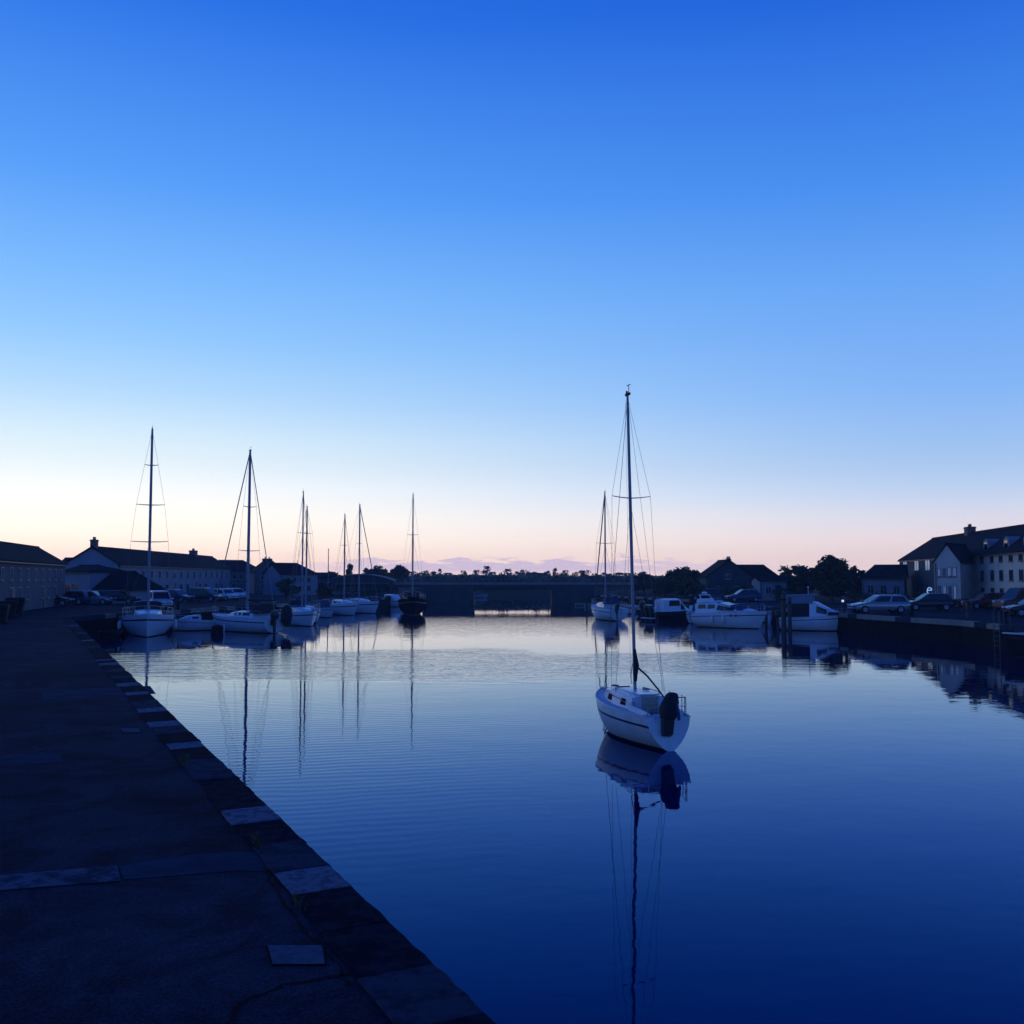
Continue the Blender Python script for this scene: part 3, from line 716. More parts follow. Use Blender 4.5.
# ---- other sailing boats
def sailing_boat(label, mpx, Y, th_deg, L_, B, sb, sm, ss, mast_top_py, spreads, xm=None, dark=False, fore_r=.012, back_r=None, hood=True, boom=True, ob=False, group='sailing boats moored in the harbour', wr=.010, mr=.075, rail=True, band=(.70, .78), gm=None, frac=1.0, bluehood=False, boom_py=None):
    X = (mpx - 512) / FOC * Y; xm = xm or L_ * .55; zt = ZY(mast_top_py, Y)
    t = thing('sailing_boat', label, 'sailing boat', (X, Y, 0), R(th_deg), group)
    mats = [tarred, antif, stripe] if dark else [gm or gel, antif, stripe]
    rings, bm_, sh = hull(t, L_, B, sb, sm, ss, xm, draft=.45, ovb=L_ * .09, ovs=-L_ * .03, tr=.72, band=band, cockpit=(.06, .30, .4), mats=mats, n=20)
    z = sm
    hw = B * .30
    trunk(t, 'cabin', [(-L_ * .22, hw, hw * .86, z - .03, z + .50), (L_ * .02, hw * .95, hw * .8, z - .02, z + .46), (L_ * .16, hw * .75, hw * .6, z, z + .36), (L_ * .25, hw * .45, hw * .3, z + .04, z + .12)], tarred if dark else gel,
          [(-L_ * .17, -L_ * .06, .42, .8), (-L_ * .03, L_ * .08, .42, .8)])
    zdk = z + .42
    mast, mp = rig(t, zdk, zt, [(ZY(py, Y), hw_) for py, hw_ in spreads], B * .44, L_ - xm - .12, sb, -xm + .1, ss, mr=mr, fore_r=fore_r, back_r=back_r, wr=wr, frac=frac)
    if hood:
        hm = bluecan if bluehood else canvas
        trunk(t, 'spray_hood', [(-L_ * .28, hw * .95, hw * .8, z + .35, z + .98), (-L_ * .22, hw * .95, hw * .78, z + .36, z + 1.0), (-L_ * .15, hw * .9, hw * .6, z + .42, z + .52)], hm, crown=.12)
    if boom: boom_set(t, z + 1.25, -L_ * .42, m=bluecan if bluehood else canvas)
    if rail: rails(t, rings, xm, .05, .97, .6)
    if ob: outboard(t, -xm - .02, ss + .05, 1.15, .3)
    return t, rings, z

t, rg, z = sailing_boat('white sailing boat bow on at the left quay, tall mast with three spreaders', 149.6, 75, -70.5, 10.6, 3.75, 1.68, 1.30, 1.22, 428, [(542, 1.32), (505, 1.0), (465, .48)], mr=.12, hood=False)
# wheelhouse with dark screens on the bow-on boat
trunk(t, 'wheelhouse', [(-3.7, 1.15, 1.0, 1.25, 2.35), (-1.9, 1.15, .98, 1.28, 2.35), (-1.1, 1.0, .82, 1.5, 1.72)], canvas, [(-3.4, -2.7, .45, .9), (-2.6, -1.95, .45, .9)], crown=.1)
for sg in (1, -1):
    mb = MB(); mb.tube([(-1.88, sg * 1.05, 1.75), (-1.95, sg * .98, 2.38), (-1.95, 0, 2.47)], .03, 6); mb.build('screen_frame', gel, t)
    fender(t, .5, sg * 1.98, .75); fender(t, -1.6, sg * 1.95, .7)
stay(t, 'mooring_line', (-5.4, 1.0, 1.25), (-6.6, 5.2, 1.5), .015, rope)

t, rg, z = sailing_boat('white sailing boat seen from its stern quarter, two dark outboards and thick furled stays', 248.6, 79, 138, 9.0, 2.9, 1.35, 1.12, 1.08, 450, [(551, .95), (507, .6)], xm=3.9, fore_r=.045, back_r=.035, hood=True, mr=.11)
outboard(t, -3.9, 1.05, 1.5, .35)
mb = MB()
rnd = random.Random(8)
mb.loft([[(-4.15 + .32 * k * math.cos(a) + rnd.uniform(-.04, .04), -.75 + .42 * k * math.sin(a) + rnd.uniform(-.04, .04), zz) for a in [2 * math.pi * i / 12 for i in range(12)]] for zz, k in ((.5, .6), (.9, 1.0), (1.4, 1.1), (1.9, .9), (2.15, .3))]); mb.build('canvas_bundle', canvas, t, 60)

sailing_boat('white sailing boat with black spray hood and the taller of the paired masts', 302.6, 90, -62, 8.0, 2.7, 1.35, 1.05, 1.0, 492, [(533, .5)], mr=.07)
sailing_boat('white sailing boat with the shorter paired mast, moored inside the black-hooded one', 306.6, 96, -58, 7.6, 2.6, 1.35, 1.05, 1.0, 507, [(533.5, .62)], mr=.08, hood=True, bluehood=True)
sailing_boat('white sailing boat with the lower mast, left of the two nearest the curved roof', 344.6, 115, -58, 8.0, 2.8, 1.45, 1.15, 1.05, 515, [(545.5, .45)], mr=.085, hood=False, bluehood=True)
sailing_boat('white sailing boat with slanting furled headsail, right of the two nearest the curved roof', 359.4, 121, -42, 8.2, 2.9, 1.5, 1.2, 1.1, 505, [(543.5, .5)], mr=.085, fore_r=.05, hood=True)
t, rg, z = sailing_boat('black hulled sailing boat bow on in mid channel left of the bridge opening', 412.8, 117, -82, 10.5, 3.3, 2.05, 1.55, 1.5, 494, [(535, .62)], dark=True, mr=.10, hood=False, boom=True)
trunk(t, 'wheelhouse', [(-4.2, 1.05, .95, 1.5, 2.55), (-1.6, 1.05, .92, 1.5, 2.55), (-1.1, .98, .85, 1.5, 2.0)], navy, [(-3.8, -2.9, .5, .9), (-2.7, -1.8, .5, .9)], crown=.1)
mb = MB(); mb.box(-.18, .18, -.05, .05, 0, .5); o = mb.build('radar', gel2, t); o.location = (.1, 0, ZY(530, 117) - .2)
sailing_boat('white sailing boat moored before the right bridge pier, furled headsail beside the mast', 605.2, 102, 103, 8.0, 2.75, 1.5, 1.25, 1.15, 492, [(543.5, .95)], mr=.085, fore_r=.06, hood=True, bluehood=True, xm=4.2, ob=True)

# ---- motor boats
def motor_boat(label, px, Y, th, L_, B, sb, sm, ss, kind, group='motor boats moored along the quays', dark=False, name='motor_boat', hullm=None):
    X = (px - 512) / FOC * Y; xm = L_ / 2
    t = thing(name, label, 'motor boat', (X, Y, 0), R(th), group)
    mats = [navy, antif, stripe] if dark else [hullm or gel, antif, stripe]
    rings, bm_, sh = hull(t, L_, B, sb, sm, ss, xm, draft=.3, ovb=L_ * .13, ovs=0, tr=.88, tm=.4, k=2.6, mats=mats, cockpit=(.05, .36 if kind != 'open' else .7, .4), n=20, band=(.74, .80))
    return t, rings, xm

t, rg, xm = motor_boat('low white cuddy motor boat beside the bow-on sailing boat', 198, 81, 205, 4.4, 1.8, .95, .78, .7, 'cuddy', hullm=gel2)
trunk(t, 'cabin', [(-.3, .62, .52, .76, 1.22), (.6, .58, .45, .78, 1.15), (1.3, .3, .2, .84, .94)], gel2, [(-.1, .4, .4, .8)])
mb = MB(); mb.slab([(-.32, -.6, 1.16), (-.32, .6, 1.16), (-.14, .5, 1.5), (-.14, -.5, 1.5)], .02); mb.build('windscreen', glass, t)
outboard(t, -xm, .72, 1.0); rails(t, rg, xm, .6, .98, .35, every=3, mid=False)

t, rg, xm = motor_boat('dark hulled motor boat with white wheelhouse end, stern to the channel', 673, 99, 28, 5.6, 2.1, 1.05, .95, .9, 'cabin', dark=True)
o, at = trunk(t, 'wheelhouse', [(-1.75, .82, .74, .92, 2.05), (.2, .84, .74, .92, 2.1), (1.0, .74, .5, .95, 1.45), (1.6, .5, .3, 1.0, 1.12)], gel, [(-1.15, .2, .48, .93), (.28, .9, .2, .85)], crown=.1)
mb = MB(); mb.slab([(-1.752, -.3, 1.0), (-1.752, -.3, 1.85), (-1.752, .3, 1.85), (-1.752, .3, 1.0)], .015); mb.build('door', gel2, o)
outboard(t, -xm - .02, .95, 1.25, .35); outboard(t, -xm - .02, .95, 1.25, -.35)
mb = MB(); mb.box(-xm - .6, -xm, -.85, .85, .28, .36); mb.build('swim_platform', gel, t); rails(t, rg, xm, .55, .98, .5, every=3, mid=False)

t, rg, xm = motor_boat('large white motor cruiser with flybridge, biggest boat of the right quay', 731, 85, -44, 6.7, 2.6, 1.48, 1.34, 1.15, 'cruiser')
trunk(t, 'saloon', [(-3.0, 1.1, 1.0, 1.1, 2.0), (-.9, 1.12, .98, 1.3, 2.08), (.8, .95, .62, 1.4, 1.66), (2.3, .5, .3, 1.4, 1.48)], gel, [(-2.7, -1.9, .5, .9), (-1.75, -1.0, .45, .88), (-.85, .7, .25, .85)], crown=.08)
mb = MB(); mb.slab([(-.88, -.92, 2.12), (-.88, .92, 2.12), (.76, .6, 1.74), (.76, -.6, 1.74)][::-1], .02); mb.build('windscreen', glass, t)
trunk(t, 'flybridge', [(-2.9, .95, .88, 2.06, 2.38), (-1.7, .95, .86, 2.12, 2.46), (-1.25, .75, .62, 2.12, 2.26)], gel, crown=.03)
mb = MB(); mb.tube([(-2.5, -.85, 2.36), (-2.7, -.75, 2.75), (-2.7, .75, 2.75), (-2.5, .85, 2.36)], .05, 8); mb.build('radar_arch', gel, t, 50)
mb = MB(); mb.ring([(.2, 2.82), (.24, 2.88), (.22, 2.98), (.05, 3.02)], (-2.7, 0), 12); mb.build('radar', gel, t, 50)
mb = MB(); mb.slab([(-1.27, -.7, 2.27), (-1.27, .7, 2.27), (-1.5, .65, 2.58), (-1.5, -.65, 2.58)], .02); mb.build('flybridge_screen', glass, t)
trunk(t, 'cockpit_canopy', [(-3.3, 1.08, .85, 1.35, 1.95), (-2.98, 1.1, .95, 1.35, 2.05)], bluecan, crown=.1)
trunk(t, 'foredeck_cover', [(.3, .9, .7, 1.45, 1.92), (1.2, .75, .5, 1.5, 1.75), (1.5, .6, .4, 1.5, 1.58)], bluecan, crown=.06)
rails(t, rg, xm, .45, .99, .5, every=3)
for i in (6, 9): x, y, zz = rg[i][-1]; fender(t, x, -y - .1, zz - .55)
for x in (.6, 1.1):
    mb = MB(); mb.ring([(.02, -.02), (.11, -.01), (.11, .02), (.02, .03)], (0, 0), 10); o = mb.build('porthole', glass, t, 50)
    o.location = (x, -1.22, 1.08); o.rotation_euler = (R(80), 0, 0)

t, rg, xm = motor_boat('white cabin motor boat with pale boxy canopy tied beside the tall piles', 815, 80.5, -22, 5.6, 2.3, 1.35, 1.15, 1.0, 'cabin')
o, at = trunk(t, 'forward_cabin', [(-.45, .98, .84, 1.1, 2.28), (.1, .96, .80, 1.12, 2.22), (1.2, .8, .5, 1.18, 1.62), (2.1, .45, .25, 1.24, 1.36)], gel, [(.05, .9, .30, .80)], crown=.08)
trunk(t, 'canopy_side', [(-2.25, .94, .88, 2.12, 2.72), (-.2, .96, .86, 2.2, 2.80)], rend, crown=.05)
trunk(t, 'cockpit_screen', [(-2.15, .90, .90, 1.12, 2.115), (-.46, .92, .90, 1.12, 2.16)], canvas, crown=.0)
mb = MB(); mb.loft([[(-2.35, -.95, 2.74), (-2.35, .95, 2.74), (-2.35, .8, 2.84), (-2.35, -.8, 2.84)], [(.05, -.9, 2.83), (.05, .9, 2.83), (.05, .75, 2.93), (.05, -.75, 2.93)]]); mb.build('roof', rend, t, bevel=.02)
mb = MB(); mb.tube([(-.6, 0, 2.88), (-.6, 0, 3.4)], .03, 6); lm = mb.build('light_post', gel2, t)
mb = MB(); mb.ring([(.02, 3.38), (.07, 3.42), (.07, 3.5), (.02, 3.54)], (-.6, 0), 10); mb.build('lamp', fenderm, lm, 50)
rails(t, rg, xm, .6, .98, .5, every=3); outboard(t, -xm - .02, 1.0, 1.2)
mb = MB(); mb.loft([[(.95, -.95, 1.24), (.95, .95, 1.24), (1.0, .8, 1.52), (1.0, -.8, 1.52)], [(2.4, -.35, 1.36), (2.4, .35, 1.36), (2.35, .25, 1.46), (2.35, -.25, 1.46)]]); mb.build('foredeck_cover', canvas, t, 40)

t, rg, xm = motor_boat('dark motor boat with white rubbing band at the right edge under the ladder', 1052, 53, 172, 5.2, 2.1, 1.35, 1.25, 1.2, 'open', dark=True)
mb = MB()
for sg in (1, -1): mb.tube([(h_[-1][0], sg * (h_[-1][1] + .02), h_[-1][2] - .05) for h_ in rg], .05, 6)
mb.build('rubbing_band', gel, t, 50)
trunk(t, 'cabin', [(-.6, .7, .6, 1.35, 1.72), (.5, .65, .5, 1.38, 1.68), (1.2, .35, .25, 1.42, 1.5)], gel2, [(-.3, .3, .4, .8)])
t, rg, xm = motor_boat('small white motor boat tucked behind the black sailing boat', 394, 147, -35, 5.2, 2.0, 1.1, .95, .9, 'cabin')
trunk(t, 'cabin', [(-1.2, .8, .7, .92, 1.75), (.4, .8, .68, .94, 1.75), (.9, .7, .45, 1.0, 1.25)], gel, [(-.9, .2, .45, .88)])
t, rg, xm = motor_boat('small white boat with pale canopy moored under the bridge opening', 481, 215, 8, 3.0, 1.4, .7, .6, .55, 'cabin', name='motor_boat', hullm=rend)
trunk(t, 'cabin', [(-1.2, .5, .45, .58, 1.3), (.4, .5, .44, .6, 1.3), (.8, .4, .3, .65, .9)], rend2, [(-1.0, -.3, .45, .88), (-.2, .3, .45, .88)])
t, rg, xm = motor_boat('grey motor boat moored between the paired masts and the white lower-masted boat', 322, 108, -50, 5.5, 2.1, 1.1, .95, .9, 'cabin', hullm=gel2)
trunk(t, 'cabin', [(-1.2, .8, .7, .92, 1.7), (.4, .8, .68, .94, 1.7), (.9, .7, .45, 1.0, 1.25)], bluecan, [(-.9, .2, .45, .88)])
t, rg, xm = motor_boat('open dark motor boat lying stern on beside the dark-hulled wheelhouse boat', 647, 112, 70, 4.6, 1.9, .95, .8, .75, 'open', dark=True)
outboard(t, -xm, .8, 1.9); mb = MB(); mb.box(-.3, .3, -.5, .5, .5, 1.25); mb.build('console', gel2, t, bevel=.05)

t, rg, xm = motor_boat('small white motor boat wedged between the dark wheelhouse boat and the cruiser', 696, 94, -118, 4.8, 1.9, 1.15, 1.0, .9, 'cabin', hullm=gel2)
trunk(t, 'cabin', [(-1.2, .75, .66, .95, 1.6), (.3, .75, .62, 1.0, 1.6), (.9, .62, .4, 1.05, 1.25)], gel2, [(-.9, .1, .45, .88)])
t, rg, xm = motor_boat('white motor boat with blue canopy moored behind the cruiser bow', 757, 96, -20, 5.2, 2.0, 1.2, 1.05, .95, 'cabin', hullm=gel2)
trunk(t, 'canopy', [(-1.6, .8, .7, 1.0, 1.75), (.3, .8, .66, 1.05, 1.75), (1.0, .66, .4, 1.1, 1.3)], bluecan, [(-1.2, .1, .45, .88)])

# two small dinghies on the pontoon and an inflatable by the bow-on boat
def dinghy(label, px, Y, th, L_, m):
    X = (px - 512) / FOC * Y
    t = thing('dinghy', label, 'dinghy', (X, Y, 0), R(th), 'small dinghies')
    rings, _, _ = hull(t, L_, 1.4, .55, .45, .45, L_ / 2, draft=.12, ovb=.3, tr=.8, mats=[m, antif, stripe], deck=False, n=14)
    mb = MB()
    for x in (-L_ * .2, L_ * .12): mb.box(x - .1, x + .1, -.58, .58, .30, .34)
    mb.build('thwart', wood, t)
    mb = MB()
    for sg in (1, -1): mb.tube([(h_[-1][0], sg * h_[-1][1], h_[-1][2]) for h_ in rings], .04, 6)
    mb.build('gunwale', m, t, 50)
dinghy('dark dinghy floating off the near side of the bow-on sailing boat', 114, 70.5, -60, 2.8, navy)
dinghy('pale dinghy tied alongside the floating pontoon, nearer of two', 622, 117, 160, 3.4, gel)
dinghy('pale dinghy tied at the far end of the floating pontoon', 640, 136, 15, 3.4, gel)

# mooring buoy by the left boats
X, Y = XY(219, 76); t = thing('mooring_buoy', 'dark mooring float with pale stick between the left boats', 'mooring buoy', (X, Y, 0))
mb = MB(); mb.ring([(.1, -.3), (.42, -.2), (.5, .15), (.42, .55), (.15, .68)], (0, 0), 14); mb.build('float', black, t, 50)
mb = MB(); mb.tube([(.5, 0, -.3), (.5, 0, .75)], .05, 8); mb.build('stick', fenderm, t)

# ------------------------------------------------------------------ pontoon, piles, ladder, fender
t = thing('floating_pontoon', 'pale floating pontoon with finger piers before the right bank', 'pontoon', (17.5, 116, 0), R(3))
mb = MB()
mb.box(-1, 1, 0, 44, .05, .42); mb.build('deck', concrete, t, bevel=.03)
for yy, l in ((3, 5.5), (14, 5.5), (25, 5), (36, 5)):
    mb = MB(); mb.box(-1 - l, -1.003, yy, yy + 1.0, .08, .40); mb.build('finger', concrete, t, bevel=.03)
for yy in (8, 30):
    mb = MB(); mb.tube([(1.2, yy, -2), (1.2, yy, 2.2)], .14, 10); mb.build('guide_pile', pilew, t, 50)

def pile(label, px, Y, top_py, r):
    X = (px - 512) / FOC * Y; zt = ZY(top_py, Y); t = thing('mooring_pile', label, 'mooring pile', (X, Y, 0), 0, 'timber mooring piles')
    mb = MB(); mb.ring([(r * 1.05, -2), (r, .4), (r * .96, zt - .08), (r * .8, zt)], (0, 0), 14); mb.build('post', pilew, t, 45)
    mb = MB(); mb.ring([(r * 1.07, zt - .5), (r * 1.07, zt - .38)], (0, 0), 14); mb.build('iron_band', black, t, 45)
pile('thick timber mooring pile at the stern of the boxy cabin boat, left of the pair', 782.5, 79.5, 594, .20)
pile('slimmer timber mooring pile right of the thick one, beside the cabin boat', 788.5, 79, 597, .15)
pile('slim lone mooring pole left of the boat before the bridge pier', 586.5, 120, 596, .10)
pile('lone timber pile between the right cruiser and the thick pile pair', 765, 88, 605, .12)

def ladder(px, Y, label):
    X = (px - 512) / FOC * Y
    t = thing('quay_ladder', label, 'ladder', (X, Y, 0))
    for sx_ in (-.25, .25):
        mb = MB(); mb.tube([(sx_, -.06, -.6), (sx_, -.06, GZ + .75), (sx_, .05, GZ + .98), (sx_, .35, GZ + 1.0), (sx_, .6, GZ + .9), (sx_, .62, GZ)], .025, 7); mb.build('rail', dframe, t, 50)
    for i in range(7):
        mb = MB(); mb.tube([(-.25, -.06, -.3 + i * .28), (.25, -.06, -.3 + i * .28)], .018, 6); mb.build('rung', dframe, t)
    t.rotation_euler = (0, 0, R(-80))
ladder(995, 58.5, 'dark metal ladder with hooped handrails on the right quay edge')
X, Y = 25.5, 80.5
X, Y = XY(768, 86)
mb = MB(); mb.ring([(.03, .95), (.1, .88), (.12, .6), (.12, .3), (.1, .05), (.03, -.02)], (0, 0), 10); mb.tube([(0, 0, .93), (0, 0, 1.3)], .02, 5); o = mb.build('fender_buoy', fenderm, None, 50); o.location = (X, Y, -.02)
tag(o, 'white vertical fender float by the timber piles, right harbour', 'fender')

# ------------------------------------------------------------------ bridge
t = thing('road_bridge', 'low flat road bridge crossing the channel at the far end', 'bridge', (0, 170, 0))
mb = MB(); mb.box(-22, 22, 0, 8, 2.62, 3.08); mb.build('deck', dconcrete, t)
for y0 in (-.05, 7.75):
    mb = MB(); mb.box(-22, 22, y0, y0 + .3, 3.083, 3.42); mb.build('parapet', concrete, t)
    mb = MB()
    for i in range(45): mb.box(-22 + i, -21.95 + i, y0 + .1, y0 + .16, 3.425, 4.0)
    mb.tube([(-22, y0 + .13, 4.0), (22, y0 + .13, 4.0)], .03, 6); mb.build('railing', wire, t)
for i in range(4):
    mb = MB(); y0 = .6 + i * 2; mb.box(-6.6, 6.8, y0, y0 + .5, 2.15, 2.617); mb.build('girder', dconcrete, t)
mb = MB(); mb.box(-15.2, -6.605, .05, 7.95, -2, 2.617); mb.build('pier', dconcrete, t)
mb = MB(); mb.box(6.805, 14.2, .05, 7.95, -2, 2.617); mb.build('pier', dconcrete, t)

# ------------------------------------------------------------------ cars
def car(label, px, py, th, paint, style='hatch', scale=1.0, lit=False, Y=None, group='cars parked along the quays'):
    Y = Y or (H - GZ) * 1000 / (py - HOR); X = (px - 512) / FOC * Y
    t = thing('parked_car' if style != 'van' else 'parked_van', label, 'car' if style != 'van' else 'van', (X, Y, GZ), R(th), group)
    L2, W, Ht = {'hatch': (2.0, .87, 1.46), 'estate': (2.25, .88, 1.44), 'van': (2.4, .95, 1.95), 'mpv': (2.15, .9, 1.62)}[style]
    zb, zl = .32, .88 if style != 'van' else 1.02
    def sec(x, w_, z0, z1): return [(x, -w_ * .94, z0), (x, -w_, z0 + .18), (x, -w_ * .98, z1 - .1), (x, -w_ * .9, z1), (x, w_ * .9, z1), (x, w_ * .98, z1 - .1), (x, w_, z0 + .18), (x, w_ * .94, z0)]
    hood = .78 if style != 'van' else .98
    xs = [(-L2, W * .86, zb + .1, zl - .1), (-L2 + .12, W * .95, zb, zl), (-L2 + .5, W, zb, zl), (L2 * .35, W, zb, zl), (L2 * .52, W * .98, zb, hood + .08), (L2 - .25, W * .93, zb, hood - .06), (L2 - .05, W * .82, zb + .08, hood - .18)]
    mb = MB(); mb.loft([sec(*s_) for s_ in xs]); mb.build('body', paint, t, 40)
    r0, r1 = {'hatch': (-L2 + .10, -L2 + .55), 'estate': (-L2 + .08, -L2 + .42), 'van': (-L2 + .04, -L2 + .15), 'mpv': (-L2 + .08, -L2 + .4)}[style]
    f0, f1 = {'hatch': (L2 * .46, L2 * .08), 'estate': (L2 * .44, L2 * .08), 'van': (L2 * .62, L2 * .3), 'mpv': (L2 * .58, L2 * .18)}[style]
    wl_, wh = W * .93, W * .74 if style != 'van' else W * .86
    b = [(r0, -wl_, zl), (f0, -wl_, zl), (f0, wl_, zl), (r0, wl_, zl)]
    m_ = [(r1, -wh, Ht - .05), (f1, -wh, Ht - .05), (f1, wh, Ht - .05), (r1, wh, Ht - .05)]
    tp = [(r1 + .12, -wh * .85, Ht), (f1 - .15, -wh * .85, Ht), (f1 - .15, wh * .85, Ht), (r1 + .12, wh * .85, Ht)]
    mb = MB(); mb.loft([b, m_, tp]); cb = mb.build('cabin', paint, t, 30)
    def bl(a, b_, c, d, u0, u1, v0, v1):
        f = lambda u, v: Vector(a).lerp(Vector(b_), u).lerp(Vector(d).lerp(Vector(c), u), v)
        return [f(u0, v0), f(u1, v0), f(u1, v1), f(u0, v1)]
    def pane(a, b_, c, d, u0, u1, nm):
        q = bl(a, b_, c, d, u0, u1, .08, .9); mb = MB(); mb.slab(q, .012); mb.build(nm, glass, cb)
    spl = ((.06, .47), (.53, .94)) if style != 'van' else ((.7, .95),)
    for u0, u1 in spl:
        pane(b[0], b[1], m_[1], m_[0], u0, u1, 'window'); pane(b[2], b[3], m_[3], m_[2], 1 - u1, 1 - u0, 'window')
    pane(b[1], b[2], m_[2], m_[1], .06, .94, 'windscreen'); pane(b[3], b[0], m_[0], m_[3], .08, .92, 'rear_window')
    for x in (-L2 * .62, L2 * .62):
        for sg in (1, -1):
            wh_ = bpy.data.objects.new('wheel', None); COL.objects.link(wh_); wh_.parent = t; wh_.location = (x, sg * (W - .10), .32); wh_.rotation_euler = (math.pi / 2, 0, 0)
            mb = MB(); mb.ring([(.2, -.1), (.3, -.1), (.32, -.07), (.32, .07), (.3, .1), (.2, .1)], (0, 0), 16); mb.build('tyre', black, wh_, 40)
            mb = MB(); mb.ring([(.19, -.105), (.2, -.09), (.2, .09), (.19, .105)], (0, 0), 12); mb.build('rim', alu, wh_, 40)
    for sg in (1, -1):
        mb = MB(); mb.box(L2 - .16, L2 - .02, sg * W * .62 - .15, sg * W * .62 + .15, .60 if style != 'van' else .72, .73 if style != 'van' else .9); mb.build('headlight', lampm if lit else headm, t, bevel=.02)
        mb = MB(); mb.box(-L2 - .012, -L2 + .1, sg * W * .72 - .09, sg * W * .72 + .09, .62, .86); mb.build('tail_light', tailm, t, bevel=.015)
        mb = MB(); mb.box(f0 - .15, f0 + .02, sg * (W + .02) - .08, sg * (W + .02) + .08, zl + .0, zl + .13); mb.build('mirror', paint, t, bevel=.03)
    if scale != 1: t.scale = (scale,) * 3
    return t
car('black hatchback outside the low house at far left', 53, 606, 10, CARP[0])
car('dark blue hatchback under the small porch roof, left quay', 74, 604.6, 172, CARP[3])
car('silver estate car catching the sky before the awning', 94, 604.4, 0, CARP[2], 'estate')
car('black estate car parked under the dark awning, left quay', 119, 604, 4, CARP[0], 'estate')
car('tall black people carrier behind the bow-on sailing boat mast', 141, 602.5, 20, CARP[0], 'mpv')
car('white car facing the water just right of the tallest left mast', 161, 609, -62, CARP[1], 'mpv', Y=89)
car('blue hatchback right of the white front-facing car', 178, 602, -20, CARP[3])
car('black car with pale bonnet in mid left quay row', 206, 601.6, -16, CARP[0], 'mpv')
car('white hatchback right of the black car with pale bonnet', 226, 600.6, -35, CARP[1])
car('white hatchback at the right end of the left quay row', 237, 599.6, -50, CARP[1])
car('silver estate parked broadside on the right quay by the small lit bollard', 877, 613.2, 183, CARP[2], 'estate')
car('black hatchback behind the silver estate, below the lit sign', 926, 610.5, 176, CARP[0])
car('dark red hatchback by the long pale building', 985, 609, 178, CARP[4])
car('red van at the right edge beyond the ladder', 1022, 611, 188, redp, 'van')
car('black hatchback with pale headlamp at the right edge', 1032, 616.5, 176, CARP[0])
car('black hatchback half hidden behind the right cruiser flybridge', 706, 600.5, 160, CARP[0])
car('dark hatchback behind the right cruiser bow', 742, 602, 185, CARP[3])

# bins and planter on the left
def bin_(label, px, py, s=1.0, rz=0):
    x, y = gxy(px, py); t = thing('wheelie_bin', label, 'bin', (x, y, GZ), R(rz), 'dark bins at the left edge')
    mb = MB(); mb.loft([[(-.45, -.38, .1), (.45, -.38, .1), (.45, .38, .1), (-.45, .38, .1)], [(-.6, -.5, 1.1), (.6, -.5, 1.1), (.6, .5, 1.1), (-.6, .5, 1.1)]]); mb.build('tub', black, t)
    mb = MB(); mb.loft([[(-.64, -.54, 1.105), (.64, -.54, 1.105), (.64, .54, 1.105), (-.64, .54, 1.105)], [(-.6, -.4, 1.28), (.6, -.4, 1.28), (.6, .45, 1.28), (-.6, .45, 1.28)]]); mb.build('lid', black, t)
    for x_ in (-.4, .4):
        for y_ in (-.34, .34):
            mb = MB(); mb.ring([(.08, -.03), (.1, -.02), (.1, .02), (.08, .03)], (0, 0), 10); o = mb.build('wheel', black, t); o.location = (x_, y_, .1); o.rotation_euler = (math.pi / 2, 0, 0)
    t.scale = (s, s, s)
bin_('large dark bin farthest along the left edge row', 15, 615.5, 1.02, 20)
bin_('large dark bin second from the far end at left edge', 7, 619.5, .96, 24)
bin_('large dark bin nearest at the left edge, partly out of frame', -2, 624.5, .92, 18)

def leafmass(mb, c, rad, n, size, rnd, mi=None, flat=1.0):
    for i in range(n):
        while True:
            p = Vector((rnd.uniform(-1, 1), rnd.uniform(-1, 1), rnd.uniform(-1, 1)))
            if p.length <= 1: break
        p = p * (.35 + .65 * rnd.random() ** .4)
        q = Vector((c[0] + p.x * rad[0], c[1] + p.y * rad[1], c[2] + p.z * rad[2]))
        u = Vector((rnd.gauss(0, 1), rnd.gauss(0, 1), rnd.gauss(0, .6))).normalized(); v = u.cross(Vector((rnd.gauss(0, 1), rnd.gauss(0, 1), rnd.gauss(0, 1)))).normalized()
        s_ = size * rnd.uniform(.5, 1.2)
        mb.add([q - u * s_, q + v * s_ * .45, q + u * s_, q - v * s_ * .45], [(0, 1, 2, 3)], rnd.choice((0, 0, 1)) if mi is None else mi)
def crown(rnd, cz, rx, ry, rz, clumps, per, size, lump=.42):
    mb = MB()
    leafmass(mb, (0, 0, cz), (rx * .7, ry * .7, rz * .7), clumps * per // 3, size, rnd)
    for i in range(clumps):
        a = rnd.uniform(0, 6.283); h_ = rnd.uniform(-.75, 1); r_ = math.sqrt(max(0, 1 - h_ * h_)) * rnd.uniform(.45, .92)
        k = rnd.uniform(.6, 1.15) * lump
        leafmass(mb, (rx * r_ * math.cos(a), ry * r_ * math.sin(a), cz + rz * h_ * .82), (rx * k, ry * k, rz * k * .8), per, size, rnd, rnd.choice((0, 0, 1)))
    return mb
def trunk_mb(rnd, hgt, r, cz, rx):
    mb = MB(); mb.tube([(0, 0, -.2), (.05 * hgt * .2, 0, hgt * .4), (0, .1, hgt * .75), (.1, 0, hgt * .95)], [r * 1.25, r, r * .7, r * .3], 8)
    for i in range(5):
        a = rnd.uniform(0, 6.28); z0 = hgt * rnd.uniform(.35, .7)
        mb.tube([(0, 0, z0), (rx * .35 * math.cos(a), rx * .35 * math.sin(a), z0 + hgt * .14), (rx * .7 * math.cos(a), rx * .7 * math.sin(a), z0 + hgt * .3)], [r * .5, r * .3, r * .1], 6)
    return mb
